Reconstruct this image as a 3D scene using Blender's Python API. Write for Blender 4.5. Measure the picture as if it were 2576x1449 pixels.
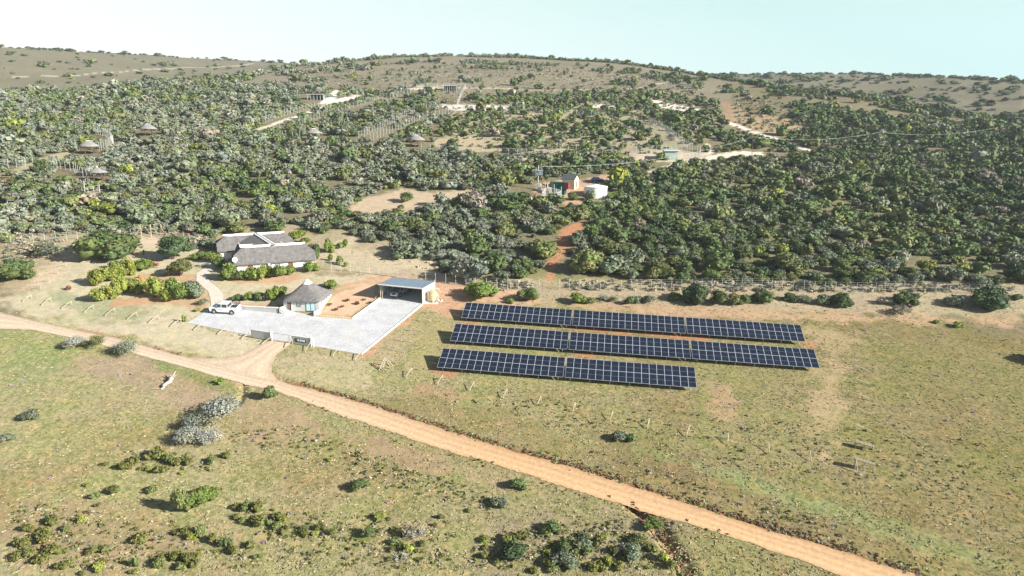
import bpy, math, random
import numpy as np
from mathutils import Vector, Matrix
R=math.radians
random.seed(7); rng=np.random.default_rng(7)
for o in list(bpy.data.objects): bpy.data.objects.remove(o)
SC=bpy.context.scene; COL=SC.collection
# ---------------------------------------------------------------- camera
CZ=54.753; PITCH=R(12.5); F=1778.2; CX,CY=1288.0,724.6
cd=bpy.data.cameras.new('camera'); cam=bpy.data.objects.new('camera',cd); COL.objects.link(cam)
cam.location=(0,0,CZ); cam.rotation_euler=(R(90)-PITCH,0,0)
cd.lens=36*F/2576; cd.sensor_width=36; cd.clip_start=0.5; cd.clip_end=9000
SC.camera=cam
SC.view_settings.view_transform='Standard'; SC.view_settings.look='None'
SC.view_settings.gamma=1; SC.view_settings.exposure=1.25
# ---------------------------------------------------------------- sky and sun
SUN_AZ=R(-21.4); SUN_EL=R(24)
world=bpy.data.worlds.new('World'); SC.world=world; world.use_nodes=True
nt=world.node_tree; nt.nodes.clear()
def nn(nt,t,**k):
    n=nt.nodes.new(t)
    for a,b in k.items(): setattr(n,a,b)
    return n
out=nn(nt,'ShaderNodeOutputWorld'); bg=nn(nt,'ShaderNodeBackground')
sky=nn(nt,'ShaderNodeTexSky',sky_type='NISHITA'); sky.sun_disc=False
sky.sun_elevation=SUN_EL; sky.sun_rotation=R(90)-SUN_AZ; sky.air_density=1.0; sky.dust_density=1.5; sky.altitude=300
tc=nn(nt,'ShaderNodeTexCoord'); sep=nn(nt,'ShaderNodeSeparateXYZ')
nt.links.new(tc.outputs['Generated'],sep.inputs[0])
# pale milky band of thin haze near the horizon, blending up into the clear sky; whiter on the left, cyan on the right
mr=nn(nt,'ShaderNodeMapRange'); mr.inputs[1].default_value=0.17; mr.inputs[2].default_value=0.27
mr.inputs[3].default_value=1; mr.inputs[4].default_value=0; mr.interpolation_type='SMOOTHSTEP'
nt.links.new(sep.outputs[2],mr.inputs[0])
mx=nn(nt,'ShaderNodeMapRange'); mx.inputs[1].default_value=-0.5; mx.inputs[2].default_value=0.75
nt.links.new(sep.outputs[0],mx.inputs[0])
ad=nn(nt,'ShaderNodeMath',operation='MULTIPLY_ADD'); ad.inputs[1].default_value=2.2; nt.links.new(sep.outputs[2],ad.inputs[0]); nt.links.new(mx.outputs[0],ad.inputs[2])
cr=nn(nt,'ShaderNodeValToRGB'); cr.color_ramp.elements[0].position=0.12; cr.color_ramp.elements[1].position=0.98
cr.color_ramp.elements[0].color=(0.50,0.515,0.515,1); cr.color_ramp.elements[1].color=(0.262,0.38,0.366,1)
e=cr.color_ramp.elements.new(.45); e.color=(0.40,0.452,0.442,1)
nt.links.new(ad.outputs[0],cr.inputs[0])
skm=nn(nt,'ShaderNodeMixRGB',blend_type='MULTIPLY'); skm.inputs[0].default_value=1; skm.inputs[2].default_value=(0.04,0.04,0.04,1)
nt.links.new(sky.outputs[0],skm.inputs[1])
mix=nn(nt,'ShaderNodeMixRGB'); nt.links.new(mr.outputs[0],mix.inputs[0]); nt.links.new(skm.outputs[0],mix.inputs[1]); nt.links.new(cr.outputs[0],mix.inputs[2])
nt.links.new(mix.outputs[0],bg.inputs[0]); bg.inputs[1].default_value=1.0
nt.links.new(bg.outputs[0],out.inputs[0])
sd=bpy.data.lights.new('sun','SUN'); sd.energy=5.0; sd.angle=R(0.5); sd.color=(1,0.95,0.86)
sun=bpy.data.objects.new('sun',sd); COL.objects.link(sun)
sdir=Vector((math.cos(SUN_AZ)*math.cos(SUN_EL),math.sin(SUN_AZ)*math.cos(SUN_EL),math.sin(SUN_EL)))
sun.rotation_euler=sdir.to_track_quat('Z','Y').to_euler(); sun.location=(80,-40,120)
# ---------------------------------------------------------------- terrain height
GX,GY=-0.013427,0.172727
NRM=Vector((-GX,-GY,1)).normalized()
sp_,cp_=math.sin(PITCH),math.cos(PITCH)
def rays(px,py):
    px=np.asarray(px,float); py=np.asarray(py,float)
    r=(px-CX)/F; u=-(py-CY)/F
    return np.stack([r,u*sp_+cp_,u*cp_-sp_],-1)
def planepick(px,py):
    d=rays(px,py); t=-CZ/(d[...,2]-GX*d[...,0]-GY*d[...,1])
    return d*t[...,None]+np.array([0,0,CZ])
_c1=np.array([(-400,240),(0,226),(300,219),(500,213),(640,196),(720,173),(900,153),(1000,147),(1140,142),(1300,147),(1400,151),(1500,159),(1600,169),(1700,182),(1749,194),(1860,210),(1985,232),(2172,255),(2247,271),(2397,292),(2576,322),(3000,370)],float)
_p=planepick(_c1[:,0],_c1[:,1]); C1AZ=np.arctan2(_p[:,0],_p[:,1]); C1R=np.hypot(_p[:,0],_p[:,1])
_s2=np.array([(-400,104),(0,118),(100,124),(300,136),(500,147),(700,155),(800,170),(1000,185),(1300,185),(1600,195),(1740,198),(1800,190),(2000,186),(2200,189),(2400,195),(2576,207),(3000,240)],float)
_d=rays(_s2[:,0],_s2[:,1]); S2AZ=np.arctan2(_d[:,0],_d[:,1]); S2E=_d[:,2]/np.hypot(_d[:,0],_d[:,1])
S2R=np.interp(_s2[:,0],[0,700,1000,1700,1900,2576],[1050,1250,1300,1150,1050,820])
def g(x,y):
    x=np.asarray(x,float); y=np.asarray(y,float)
    r=np.hypot(x,y)+1e-6; az=np.arctan2(x,y)
    rc=np.interp(az,C1AZ,C1R); e2=np.interp(az,S2AZ,S2E); r2=np.interp(az,S2AZ,S2R)
    amp=np.clip((r-150)/200,0,1)*0.9
    nz=amp*(np.sin(x*.041+1.3)*np.cos(y*.033)+.6*np.sin(x*.017-y*.023+2)+.35*np.sin(x*.09+y*.07))
    zp=GX*x+GY*y+nz
    m=GX*np.sin(az)+GY*np.cos(az)
    s=np.clip(r-rc,0,None)
    fx,fy=x*rc/r,y*rc/r
    zc=GX*fx+GY*fy+nz
    s1=np.minimum(s,60); z1=zc+m*s1-s1*s1*(m+.12)/120-np.clip(s-60,0,60)*.1
    ec=(zc-CZ)/rc; elow=ec-.012
    ra=rc+120; rb=np.maximum(r2,ra+150)
    t=np.clip((r-ra)/(rb-ra),0,1); t2=1-(1-t)**1.5
    el=elow+(np.maximum(e2,elow-.02)-elow)*t2
    zf=CZ+el*r+nz*.5
    w=np.clip((s-60)/60,0,1); w=w*w*(3-2*w)
    z=np.where(s<=0,zp,z1*(1-w)+zf*w)
    far=r>rb
    zend=CZ+(elow+(np.maximum(e2,elow-.02)-elow))*rb
    z=np.where(far,zend-(r-rb)*.03-(r-rb)**2*.00003,z)
    return z
def picks(px,py):
    px=np.asarray(px,float); py=np.asarray(py,float)
    d=rays(px,py); o=np.array([0,0,CZ])
    t=np.full(px.shape,20.); done=np.zeros(px.shape,bool); prev=t.copy()
    for i in range(700):
        p=o+d*t[...,None]; below=p[...,2]<g(p[...,0],p[...,1])
        done|=below
        if done.all() : break
        prev=np.where(done,prev,t); t=np.where(done,t,t*1.008)
    a,b=prev,t
    for i in range(24):
        m=(a+b)/2; p=o+d*m[...,None]; bl=p[...,2]<g(p[...,0],p[...,1])
        b=np.where(bl,m,b); a=np.where(bl,a,m)
    p=o+d*b[...,None]; p[...,2]=g(p[...,0],p[...,1]); return p
def P(px,py): return Vector(picks(np.array([px]),np.array([py]))[0])
def G(x,y,h=0): return Vector((x,y,float(g(x,y))+h))
def proj(p):
    v=Vector(p)-Vector((0,0,CZ)); f=v.y*cp_-v.z*sp_; u=v.y*sp_+v.z*cp_
    return CX+F*v.x/f, CY-F*u/f, f
def hgt(p,py):      # height above point p that lines up with image row py
    k=(CY-py)/F; v=Vector(p)-Vector((0,0,CZ)); # u=k f
    return (k*(v.y*cp_-v.z*sp_)-(v.y*sp_+v.z*cp_))/(cp_+k*sp_)
# ---------------------------------------------------------------- materials
def mat(name,col,rough=.85,noise=None,bump=0,metal=0,spec=.3,coat=0):
    m=bpy.data.materials.new(name); m.use_nodes=True; n=m.node_tree; b=n.nodes['Principled BSDF']
    b.inputs['Base Color'].default_value=(*col,1); b.inputs['Roughness'].default_value=rough
    b.inputs['Metallic'].default_value=metal; b.inputs['Specular IOR Level'].default_value=spec
    if coat: b.inputs['Coat Weight'].default_value=coat
    if noise:
        sc,amt=noise[:2]; t=nn(n,'ShaderNodeTexCoord'); z=nn(n,'ShaderNodeTexNoise'); z.inputs['Scale'].default_value=sc; z.inputs['Detail'].default_value=5
        n.links.new(t.outputs['Object'],z.inputs[0])
        if len(noise)>2:
            mp=nn(n,'ShaderNodeMapping'); mp.inputs['Scale'].default_value=noise[2]; n.links.new(t.outputs['Object'],mp.inputs[0]); n.links.new(mp.outputs[0],z.inputs[0])
        r=nn(n,'ShaderNodeMapRange'); r.inputs[1].default_value=.3; r.inputs[2].default_value=.7; r.inputs[3].default_value=1-amt; r.inputs[4].default_value=1+amt*.6
        n.links.new(z.outputs[0],r.inputs[0])
        x=nn(n,'ShaderNodeVectorMath',operation='SCALE'); x.inputs[0].default_value=col; n.links.new(r.outputs[0],x.inputs['Scale']); n.links.new(x.outputs[0],b.inputs['Base Color'])
        if bump:
            bp=nn(n,'ShaderNodeBump'); bp.inputs['Strength'].default_value=1; bp.inputs['Distance'].default_value=bump
            n.links.new(z.outputs[0],bp.inputs['Height']); n.links.new(bp.outputs[0],b.inputs['Normal'])
    return m
def leafmat(name):
    m=bpy.data.materials.new(name); m.use_nodes=True; n=m.node_tree; b=n.nodes['Principled BSDF']
    a=nn(n,'ShaderNodeAttribute',attribute_name='col'); oi=nn(n,'ShaderNodeObjectInfo')
    r=nn(n,'ShaderNodeMapRange'); r.inputs[3].default_value=.82; r.inputs[4].default_value=1.2; n.links.new(oi.outputs['Random'],r.inputs[0])
    x=nn(n,'ShaderNodeVectorMath',operation='SCALE'); n.links.new(a.outputs['Color'],x.inputs[0]); n.links.new(r.outputs[0],x.inputs['Scale'])
    n.links.new(x.outputs[0],b.inputs['Base Color']); b.inputs['Roughness'].default_value=.7; b.inputs['Specular IOR Level'].default_value=.25
    return m
M={}
M['leaf']=leafmat('foliage')
M['thatch']=mat('thatch',(.165,.155,.152),.95,(1.6,.3,(1,1,.25)),.04)
M['cap']=mat('ridge_plaster',(.78,.77,.74),.8,(3,.08))
M['white']=mat('white_plaster',(.80,.79,.76),.85,(1.2,.06))
M['grey_wall']=mat('grey_plaster',(.50,.49,.475),.85,(1.5,.06))
M['brown']=mat('brown_timber',(.085,.045,.03),.7,(4,.3))
M['rust']=mat('red_brown_joinery',(.20,.075,.045),.7)
M['glass']=mat('glass',(.05,.08,.1),.08,spec=.6)
M['paleglass']=mat('reflective_glass',(.45,.62,.66),.15,spec=.6)
M['dark']=mat('dark_metal',(.03,.03,.035),.5)
M['frame_dark']=mat('dark_window_frame',(.04,.07,.09),.5)
M['wood']=mat('weathered_pole_wood',(.42,.36,.27),.85,(6,.2))
M['dwood']=mat('dark_timber',(.16,.11,.08),.85,(6,.3))
M['galv']=mat('galvanised_steel',(.62,.66,.66),.45,metal=.3)
M['galvw']=mat('pale_fence_post',(.46,.47,.44),.6)
M['wire']=mat('fence_wire',(.42,.45,.44),.5,metal=.2)
M['roofblue']=mat('blue_grey_sheet_roof',(.15,.20,.245),.45,(1,.12))
M['roofgrey']=mat('dark_grey_sheet_roof',(.10,.115,.13),.5,(2,.15))
M['car']=mat('white_car_paint',(.80,.80,.79),.3,spec=.5,coat=.5)
M['carg']=mat('grey_car_paint',(.22,.22,.21),.5)
M['bluecar']=mat('blue_car_paint',(.01,.045,.22),.25,spec=.5,coat=.6)
M['tyre']=mat('tyre_rubber',(.03,.03,.03),.9)
M['rim']=mat('steel_rim',(.5,.5,.5),.4,metal=.5)
M['lamp']=mat('headlight_glass',(.6,.6,.6),.1,spec=.6)
M['tank']=mat('sand_plastic_tank',(.45,.36,.21),.6,(3,.08))
M['green']=mat('green_shade_cloth',(.01,.13,.085),.8)
M['green2']=mat('dark_green_panel',(.008,.07,.055),.8)
M['red']=mat('maroon_panel',(.17,.035,.05),.8)
M['cream']=mat('cream_plaster',(.66,.58,.38),.85,(2,.06))
M['pale_shed']=mat('pale_green_sheet',(.34,.42,.37),.6,(1,.08))
M['sign']=mat('dark_sign_board',(.05,.07,.072),.6)
M['letter']=mat('white_lettering',(.85,.85,.85),.6)
M['panelgrey']=mat('grey_gate_panel',(.40,.415,.42),.7,(2,.05))
M['thatch2']=mat('sunlit_thatch',(.25,.24,.232),.95,(1.6,.25),.04)  # lighter copy of the thatch, brightness of glancing sun put into the colour
M['stone']=mat('pale_stone',(.50,.42,.32),.9,(3,.25),.03)
M['brickc']=mat('cream_block',(.60,.47,.30),.9,(4,.2))
M['terracotta']=mat('terracotta',(.42,.13,.06),.8)
M['trunk']=mat('bark',(.14,.10,.075),.95,(5,.3))
M['dead']=mat('bleached_wood',(.40,.36,.31),.9,(5,.25))
M['blue']=mat('blue_steel',(.08,.22,.33),.5)
# ---------------------------------------------------------------- mesh helpers
class MB:
    def __init__(s): s.v=[];s.f=[];s.mi=[]
    def add(s,vs,fs,mi=0):
        b=len(s.v); s.v+= [tuple(v) for v in vs]; s.f+=[tuple(b+i for i in f) for f in fs]; s.mi+=[mi]*len(fs); return s
    def box(s,c,d,rz=0,mi=0,M4=None):
        x,y,z=d[0]/2,d[1]/2,d[2]/2; q=[(-x,-y,-z),(x,-y,-z),(x,y,-z),(-x,y,-z),(-x,-y,z),(x,-y,z),(x,y,z),(-x,y,z)]
        cs,sn=math.cos(rz),math.sin(rz)
        vs=[(c[0]+a*cs-b*sn,c[1]+a*sn+b*cs,c[2]+e) for a,b,e in q]
        return s.add(vs,[(0,3,2,1),(4,5,6,7),(0,1,5,4),(1,2,6,5),(2,3,7,6),(3,0,4,7)],mi)
    def bar(s,a,b,r,n=6,r2=None,mi=0):
        a=Vector(a);b=Vector(b);d=(b-a); r2=r if r2 is None else r2
        if d.length<1e-6: return s
        q=d.to_track_quat('Z','Y'); vs=[]
        for p,rr in ((a,r),(b,r2)):
            for i in range(n):
                t=2*math.pi*i/n; vs.append(p+q@Vector((math.cos(t)*rr,math.sin(t)*rr,0)))
        fs=[(i,(i+1)%n,n+(i+1)%n,n+i) for i in range(n)]+[tuple(range(n-1,-1,-1)),tuple(range(n,2*n))]
        return s.add(vs,fs,mi)
    def lathe(s,c,prof,n=16,mi=0):
        vs=[];m=len(prof)
        for r,z in prof:
            for i in range(n):
                t=2*math.pi*i/n; vs.append((c[0]+math.cos(t)*r,c[1]+math.sin(t)*r,c[2]+z))
        fs=[(k*n+i,k*n+(i+1)%n,(k+1)*n+(i+1)%n,(k+1)*n+i) for k in range(m-1) for i in range(n)]
        fs+=[tuple(range(n-1,-1,-1)),tuple((m-1)*n+i for i in range(n))]
        return s.add(vs,fs,mi)
    def prism(s,prof,y0,y1,mi=0):      # profile in xz extruded along y
        n=len(prof); vs=[(x,y0,z) for x,z in prof]+[(x,y1,z) for x,z in prof]
        return s.add(vs,[tuple(range(n)),tuple(range(2*n-1,n-1,-1))]+[(i,n+i,n+(i+1)%n,(i+1)%n) for i in range(n)],mi)
    def build(s,name,m,parent=None,smooth=False,mats=None):
        me=bpy.data.meshes.new(name); me.from_pydata(s.v,[],s.f); me.update()
        for k in (mats or [m]): me.materials.append(k)
        if mats: me.polygons.foreach_set('material_index',s.mi)
        if smooth: me.polygons.foreach_set('use_smooth',[True]*len(me.polygons))
        return link(name,me,parent)
def link(name,me,parent=None,mtx=None):
    o=bpy.data.objects.new(name,me); COL.objects.link(o)
    if parent is not None: o.parent=parent
    return o
def tag(o,label,cat,group=None,kind=None):
    o['label']=label; o['category']=cat
    if group: o['group']=group
    if kind: o['kind']=kind
    return o
def empty(name,loc,rz,label,cat,group=None):
    o=bpy.data.objects.new(name,None); COL.objects.link(o); o.location=loc; o.rotation_euler=(0,0,rz); o.empty_display_size=.3
    return tag(o,label,cat,group)
def struct(o): o['kind']='structure'; return o
def stuff(o,label,cat): return tag(o,label,cat,None,'stuff')
ORD=['','first','second','third','fourth','fifth','sixth','seventh','eighth','ninth','tenth','eleventh','twelfth','thirteenth','fourteenth','fifteenth','sixteenth','seventeenth','eighteenth','nineteenth']
TENS=['','','twent','thirt','fort','fift','sixt','sevent','eight','ninet']
def ordn(n):
    if n<20: return ORD[n]
    if n<100:
        t,u=divmod(n,10); return TENS[t]+('ieth' if u==0 else 'y-'+ORD[u])
    return 'hundred and '+ordn(n-100) if n>100 else 'hundredth'
def npmesh(name,v,f,m,col=None,attrs=None,smooth=False):
    v=np.asarray(v,np.float32); f=np.asarray(f,np.int32); me=bpy.data.meshes.new(name)
    me.vertices.add(len(v)); me.vertices.foreach_set('co',v.ravel())
    k=f.shape[1]; me.loops.add(f.size); me.loops.foreach_set('vertex_index',f.ravel())
    me.polygons.add(len(f)); me.polygons.foreach_set('loop_start',np.arange(0,f.size,k,dtype=np.int32))
    if smooth: me.polygons.foreach_set('use_smooth',np.ones(len(f),bool))
    if col is not None:
        a=me.color_attributes.new('col','FLOAT_COLOR','POINT'); c=np.ones((len(v),4),np.float32); c[:,:3]=col; a.data.foreach_set('color',c.ravel())
    for nm,val in (attrs or {}).items():
        a=me.attributes.new(nm,'FLOAT','POINT'); a.data.foreach_set('value',np.asarray(val,np.float32))
    me.update(calc_edges=True); me.materials.append(m); return me
# ---------------------------------------------------------------- polygon tests
def toworld(poly): 
    q=picks(np.array([p[0] for p in poly],float),np.array([p[1] for p in poly],float)); return q[:,:2]
def sdist(x,y,poly,maxd=8.):
    """signed distance, positive inside; only evaluated near the polygon"""
    res=np.full(x.shape,-maxd); b0=poly.min(0)-maxd; b1=poly.max(0)+maxd
    idx=np.nonzero((x>b0[0])&(x<b1[0])&(y>b0[1])&(y<b1[1]))[0]
    if len(idx)==0: return res
    X=x[idx];Y=y[idx]; d2=np.full(X.shape,1e9); ins=np.zeros(X.shape,bool); n=len(poly)
    for i in range(n):
        a=poly[i];b=poly[(i+1)%n]; e=b-a; L=e@e+1e-9
        t=np.clip(((X-a[0])*e[0]+(Y-a[1])*e[1])/L,0,1)
        d2=np.minimum(d2,(X-a[0]-t*e[0])**2+(Y-a[1]-t*e[1])**2)
        if a[1]!=b[1]:
            c=((a[1]>Y)!=(b[1]>Y))&(X<(b[0]-a[0])*(Y-a[1])/(b[1]-a[1])+a[0]); ins^=c
    d=np.sqrt(d2); res[idx]=np.where(ins,d,-d); return res
def wob(x,y,s,seed=0):
    return (np.sin(x*s*1.7+seed)+np.sin(y*s*2.1+seed*2.3)+np.sin((x+y)*s*3.3+seed*1.1)*.7+np.sin((x-y)*s*5.1+seed)*.5)/3.2
def strip(pts,w):       # polyline -> thin polygon in pixel space, w = half width in px (vertical), for tracks
    return [(x,y-w) for x,y in pts]+[(x,y+w) for x,y in reversed(pts)]
# ---------------------------------------------------------------- ground colours
ROAD_UP=[(-150,757),(0,786),(97,810),(194,831),(292,851),(361,869),(444,893),(514,908),(583,925),(640,940),(690,952),(725,966),(800,984),(881,1006),(958,1028),(1043,1057),(1145,1091),(1212,1111),(1314,1142),(1415,1169),(1543,1209),(1604,1228),(1715,1262),(1817,1297),(1946,1339),(2074,1373),(2202,1416),(2334,1455),(2520,1515)]
ROAD_LO=[(-150,826),(0,828),(83,831),(153,845),(230,862),(300,880),(379,902),(430,915),(476,927),(520,941),(575,956),(623,969),(699,986),(755,1006),(840,1040),(975,1084),(1040,1107),(1111,1131),(1180,1151),(1246,1169),(1348,1202),(1449,1236),(1543,1263),(1604,1284),(1681,1305),(1775,1331),(1903,1373),(2031,1416),(2125,1453),(2250,1500),(2330,1540)]
YARD=[(471,813),(533,773),(609,779),(717,788),(724,782),(790,794),(888,801),(956,752),(1063,764),(908,892),(788,871),(686,858),(632,845)]
BED=[(791,793),(888,799),(957,752),(951,722),(915,716),(860,728),(829,742),(806,778)]
GC=[ # (polygon px, albedo, softness m, veg)
 ([(-300,222),(640,200),(760,165),(1140,130),(1500,150),(1760,180),(1850,260),(1900,300),(1830,330),(1700,300),(1500,270),(1150,250),(1080,225),(900,220),(650,215),(300,260),(-300,260)],(.235,.205,.155),6,.35),
 ([(1150,262),(1500,262),(1720,290),(1780,350),(1650,400),(1500,385),(1350,385),(1200,380),(1120,350),(1130,300)],(.36,.31,.22),3,.4),
 ([(1820,258),(1900,285),(2000,300),(2010,325),(1940,350),(1860,338),(1815,300)],(.36,.27,.18),3,.4),
 (strip([(1825,262),(1832,285),(1840,300)],6),(.36,.17,.10),1.5,.1),
 (strip([(1700,205),(1560,228),(1430,226),(1260,222),(1030,216)],1.2),(.42,.37,.29),1.5,.1),
 (strip([(1835,310),(1880,327),(1940,345),(2010,370),(2060,385)],3.5),(.62,.57,.49),1,.0),
 (strip([(1630,440),(1700,413),(1790,398),(1850,388),(1920,390)],7),(.60,.54,.45),1.5,.0),
 (strip([(1700,413),(1790,385),(1780,360)],5),(.60,.54,.45),1.5,.0),
 ([(1590,385),(1700,375),(1790,390),(1740,410),(1600,405)],(.5,.42,.32),2,.1),
 ([(1110,262),(1290,268),(1285,276),(1200,282),(1115,274)],(.66,.62,.55),1.5,0),
 ([(1460,258),(1540,265),(1560,274),(1480,270)],(.64,.6,.52),1.5,0),
 ([(1630,248),(1700,262),(1760,275),(1745,285),(1660,270)],(.64,.6,.52),1.5,0),
 ([(800,262),(845,225),(862,232),(840,250),(900,240),(905,246),(860,258)],(.68,.63,.56),1.2,0),
 (strip([(640,330),(720,302),(790,280),(830,262)],4),(.58,.53,.43),1.5,.1),
 (strip([(880,240),(1000,228),(1100,222)],2.5),(.5,.45,.36),1.5,.1),
 ([(290,232),(345,228),(350,236),(300,240)],(.45,.3,.2),2,.1),([(225,241),(252,238),(250,247),(228,248)],(.5,.36,.26),2,.1),
 ([(0,262),(40,256),(85,262),(50,270),(5,270)],(.45,.33,.24),2,.1),([(155,246),(175,243),(172,254),(160,255)],(.5,.36,.26),2,.1),
 (strip([(0,196),(200,190),(330,178),(470,170),(640,160),(700,154)],1),(.42,.37,.30),1.5,0),
 (strip([(0,455),(60,425),(120,400),(190,385)],9),(.40,.35,.24),2,.4),
 ([(830,548),(925,496),(1010,475),(1060,484),(1203,480),(1192,500),(1086,512),(1030,538),(928,538)],(.46,.36,.26),2,.15),
 ([(1085,352),(1180,345),(1240,360),(1260,382),(1150,378),(1100,368)],(.42,.34,.24),2,.3),
 ([(1340,490),(1350,462),(1400,455),(1540,440),(1560,452),(1480,475),(1460,510),(1480,520),(1440,520),(1400,500),(1350,502)],(.45,.30,.20),1.5,.1),
 ([(1410,578),(1470,556),(1462,590),(1420,640),(1400,668),(1398,762),(1362,762),(1372,700),(1380,650)],(.42,.21,.12),1,.1),
 ([(0,600),(240,585),(400,580),(520,610),(560,580),(740,560),(800,590),(870,570),(960,610),(1090,640),(1110,690),(1300,705),(2700,712),(2700,800),(2100,790),(1160,760),(1100,720),(830,690),(500,700),(100,760),(0,740)],(.38,.31,.22),2.5,.5),
 ([(0,745),(60,740),(205,606),(430,596),(520,620),(560,700),(830,690),(960,700),(950,730),(800,720),(720,760),(540,775),(470,812),(640,850),(690,905),(500,900),(360,860),(150,815),(0,780)],(.48,.415,.305),2.5,.4),
 ([(40,730),(190,610),(420,598),(470,615),(330,625),(210,640),(110,720)],(.50,.40,.29),2,.15),
 ([(120,735),(300,760),(450,785),(330,815),(180,790)],(.36,.35,.24),3,.6),
 ([(280,770),(300,752),(400,745),(520,755),(515,775),(400,765)],(.44,.27,.17),1,.15),
 ([(400,760),(490,772),(520,760),(520,700),(505,690),(380,690),(300,700),(320,720)],(.44,.30,.2),2,.2),
 ([(545,690),(600,712),(700,716),(760,700),(740,690),(610,690)],(.46,.30,.19),1,.1),
 ([(590,762),(680,764),(715,780),(610,776)],(.46,.30,.2),.6,.1),
 ([(810,640),(870,600),(900,590),(890,620),(960,632),(1010,650),(1090,655),(1100,690),(830,684)],(.47,.39,.28),2.5,.25),
 ([(1000,690),(1160,712),(1350,735),(1360,762),(1170,762),(1140,800),(1100,790),(1070,770),(1100,740),(960,712),(900,720),(850,735),(830,725),(900,705)],(.49,.315,.21),1.5,.12),
 ([(1060,768),(1075,775),(960,895),(905,905),(900,893)],(.46,.28,.17),.7,.1),
 ([(930,880),(1000,820),(1060,800),(1080,830),(1000,900),(940,930)],(.36,.29,.18),1.5,.5),
 ([(690,905),(720,885),(910,900),(960,960),(925,990),(870,985),(700,945)],(.40,.34,.22),1.5,.5),
 ([(1030,780),(1160,770),(1150,820),(1110,880),(1080,940),(1030,930),(1060,850)],(.34,.29,.16),2,.6),
 ([(1090,735),(1160,740),(1160,800),(1130,800),(1060,765)],(.46,.28,.18),1,.1),
 ([(1380,760),(1700,772),(1960,782),(2300,800),(2576,800),(2576,822),(2250,815),(2040,812),(1700,800)],(.42,.29,.19),2.5,.35),
 (strip([(1430,820),(1480,826),(1730,845),(1780,852)],6),(.40,.19,.10),1,.15),
 (strip([(2015,865),(2060,872)],8),(.38,.19,.11),1,.2),
 (strip([(1435,893),(1500,895)],6),(.40,.20,.11),1,.2),(strip([(1100,930),(1150,945)],8),(.38,.21,.12),1.5,.2),
 (strip([(1160,815),(1210,818)],6),(.40,.20,.11),1,.2),
 ([(2030,800),(2140,850),(2135,900),(2105,1020),(2075,1150),(2020,1100),(2080,930),(2060,870),(2000,830)],(.37,.28,.17),3.5,.5),
 ([(1780,960),(1850,970),(1830,1060),(1800,1040)],(.36,.25,.16),2,.4),
 ([(1040,960),(1190,985),(1150,1020),(1060,1010)],(.36,.24,.15),2.5,.4),
 ([(930,1000),(1120,1000),(1500,1110),(1900,1230),(2300,1370),(2200,1400),(1700,1250),(1200,1095)],(.28,.225,.125),2.5,.8),
 ([(1500,1085),(1700,1140),(2000,1240),(2200,1330),(2000,1310),(1700,1210),(1500,1150)],(.24,.195,.115),4,.8),
 ([(1600,1120),(1850,1190),(2100,1260),(2350,1350),(2576,1420),(2576,1449),(2300,1380),(2050,1290),(1820,1215)],(.27,.28,.145),1.5,.9),
 ([(760,1050),(1000,1115),(1300,1215),(1250,1240),(1000,1160),(780,1090)],(.34,.25,.17),2.5,.5),
 ([(600,1000),(700,1010),(760,1080),(620,1130),(560,1080),(600,1050)],(.34,.26,.17),2.5,.5),
 ([(170,900),(360,890),(520,960),(590,1000),(520,1040),(420,1010),(300,960),(190,950)],(.35,.27,.19),2.5,.5),
 ([(0,835),(120,845),(170,880),(120,960),(0,980)],(.30,.30,.16),3,.9),
 ([(390,905),(480,930),(600,972),(600,990),(480,960),(400,930)],(.25,.27,.13),1.5,.9),
 ([(0,1280),(200,1250),(480,1330),(620,1449),(0,1449)],(.33,.25,.16),4,.7),
 ([(1500,1280),(1700,1330),(1640,1449),(1200,1449),(1300,1340)],(.29,.235,.16),4,.7),
 (strip([(595,965),(612,980),(600,1015)],5),(.42,.30,.2),.6,.1),
 (strip([(1590,1268),(1660,1330),(1730,1449)],6),(.36,.21,.12),.8,.2),
 (strip([(690,948),(725,962),(800,980),(881,1002),(958,1024),(1043,1053),(1145,1087),(1212,1107),(1314,1138),(1415,1165),(1543,1205),(1604,1224),(1715,1258),(1817,1293),(1946,1335),(2074,1369),(2202,1412),(2334,1451)],4.5),(.24,.115,.06),.35,.5),
 (strip([(194,829),(292,849),(361,867),(444,891),(514,906),(560,915)],2),(.34,.20,.12),.3,.3),
 ([(700,975),(900,1020),(1100,1085),(1300,1150),(1290,1155),(1080,1100),(880,1035),(690,985)],(.35,.20,.12),.6,.1),
]
GPOLY=[(toworld(p),c,s,v) for p,c,s,v in GC]
YW=toworld(YARD); BEDW=toworld(BED)
azs=np.concatenate([np.linspace(-80,-41,50,endpoint=False),np.linspace(-41,41,900),np.linspace(41.5,80,50)])*np.pi/180
rs=[1.0]
while rs[-1]<2000: rs.append(rs[-1]*(1.05 if rs[-1]<45 else 1.0062 if rs[-1]<600 else 1.012))
rs=np.array(rs); NA,NR=len(azs),len(rs)
AZ,RR=np.meshgrid(azs,rs); gx=(np.sin(AZ)*RR).ravel(); gy=(np.cos(AZ)*RR).ravel(); gz=g(gx,gy)
c=np.empty((len(gx),3)); veg=np.ones(len(gx))
rr=np.hypot(gx,gy)
t=np.clip((gx+45)/110,0,1)[:,None]      # left sward paler, brighter glare there put into its colour; olive on the right
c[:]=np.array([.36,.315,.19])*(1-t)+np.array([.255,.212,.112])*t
th=np.clip((rr-142)/12,0,1)[:,None]; c=c*(1-th)+np.array([.215,.185,.125])*th
fh=np.clip((rr-560)/60,0,1)[:,None]; c=c*(1-fh)+np.array([.205,.185,.14])*fh
veg=veg*(1-.4*th[:,0])
w0=wob(gx,gy,.25,1)+.6*wob(gx,gy,.9,3)
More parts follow.
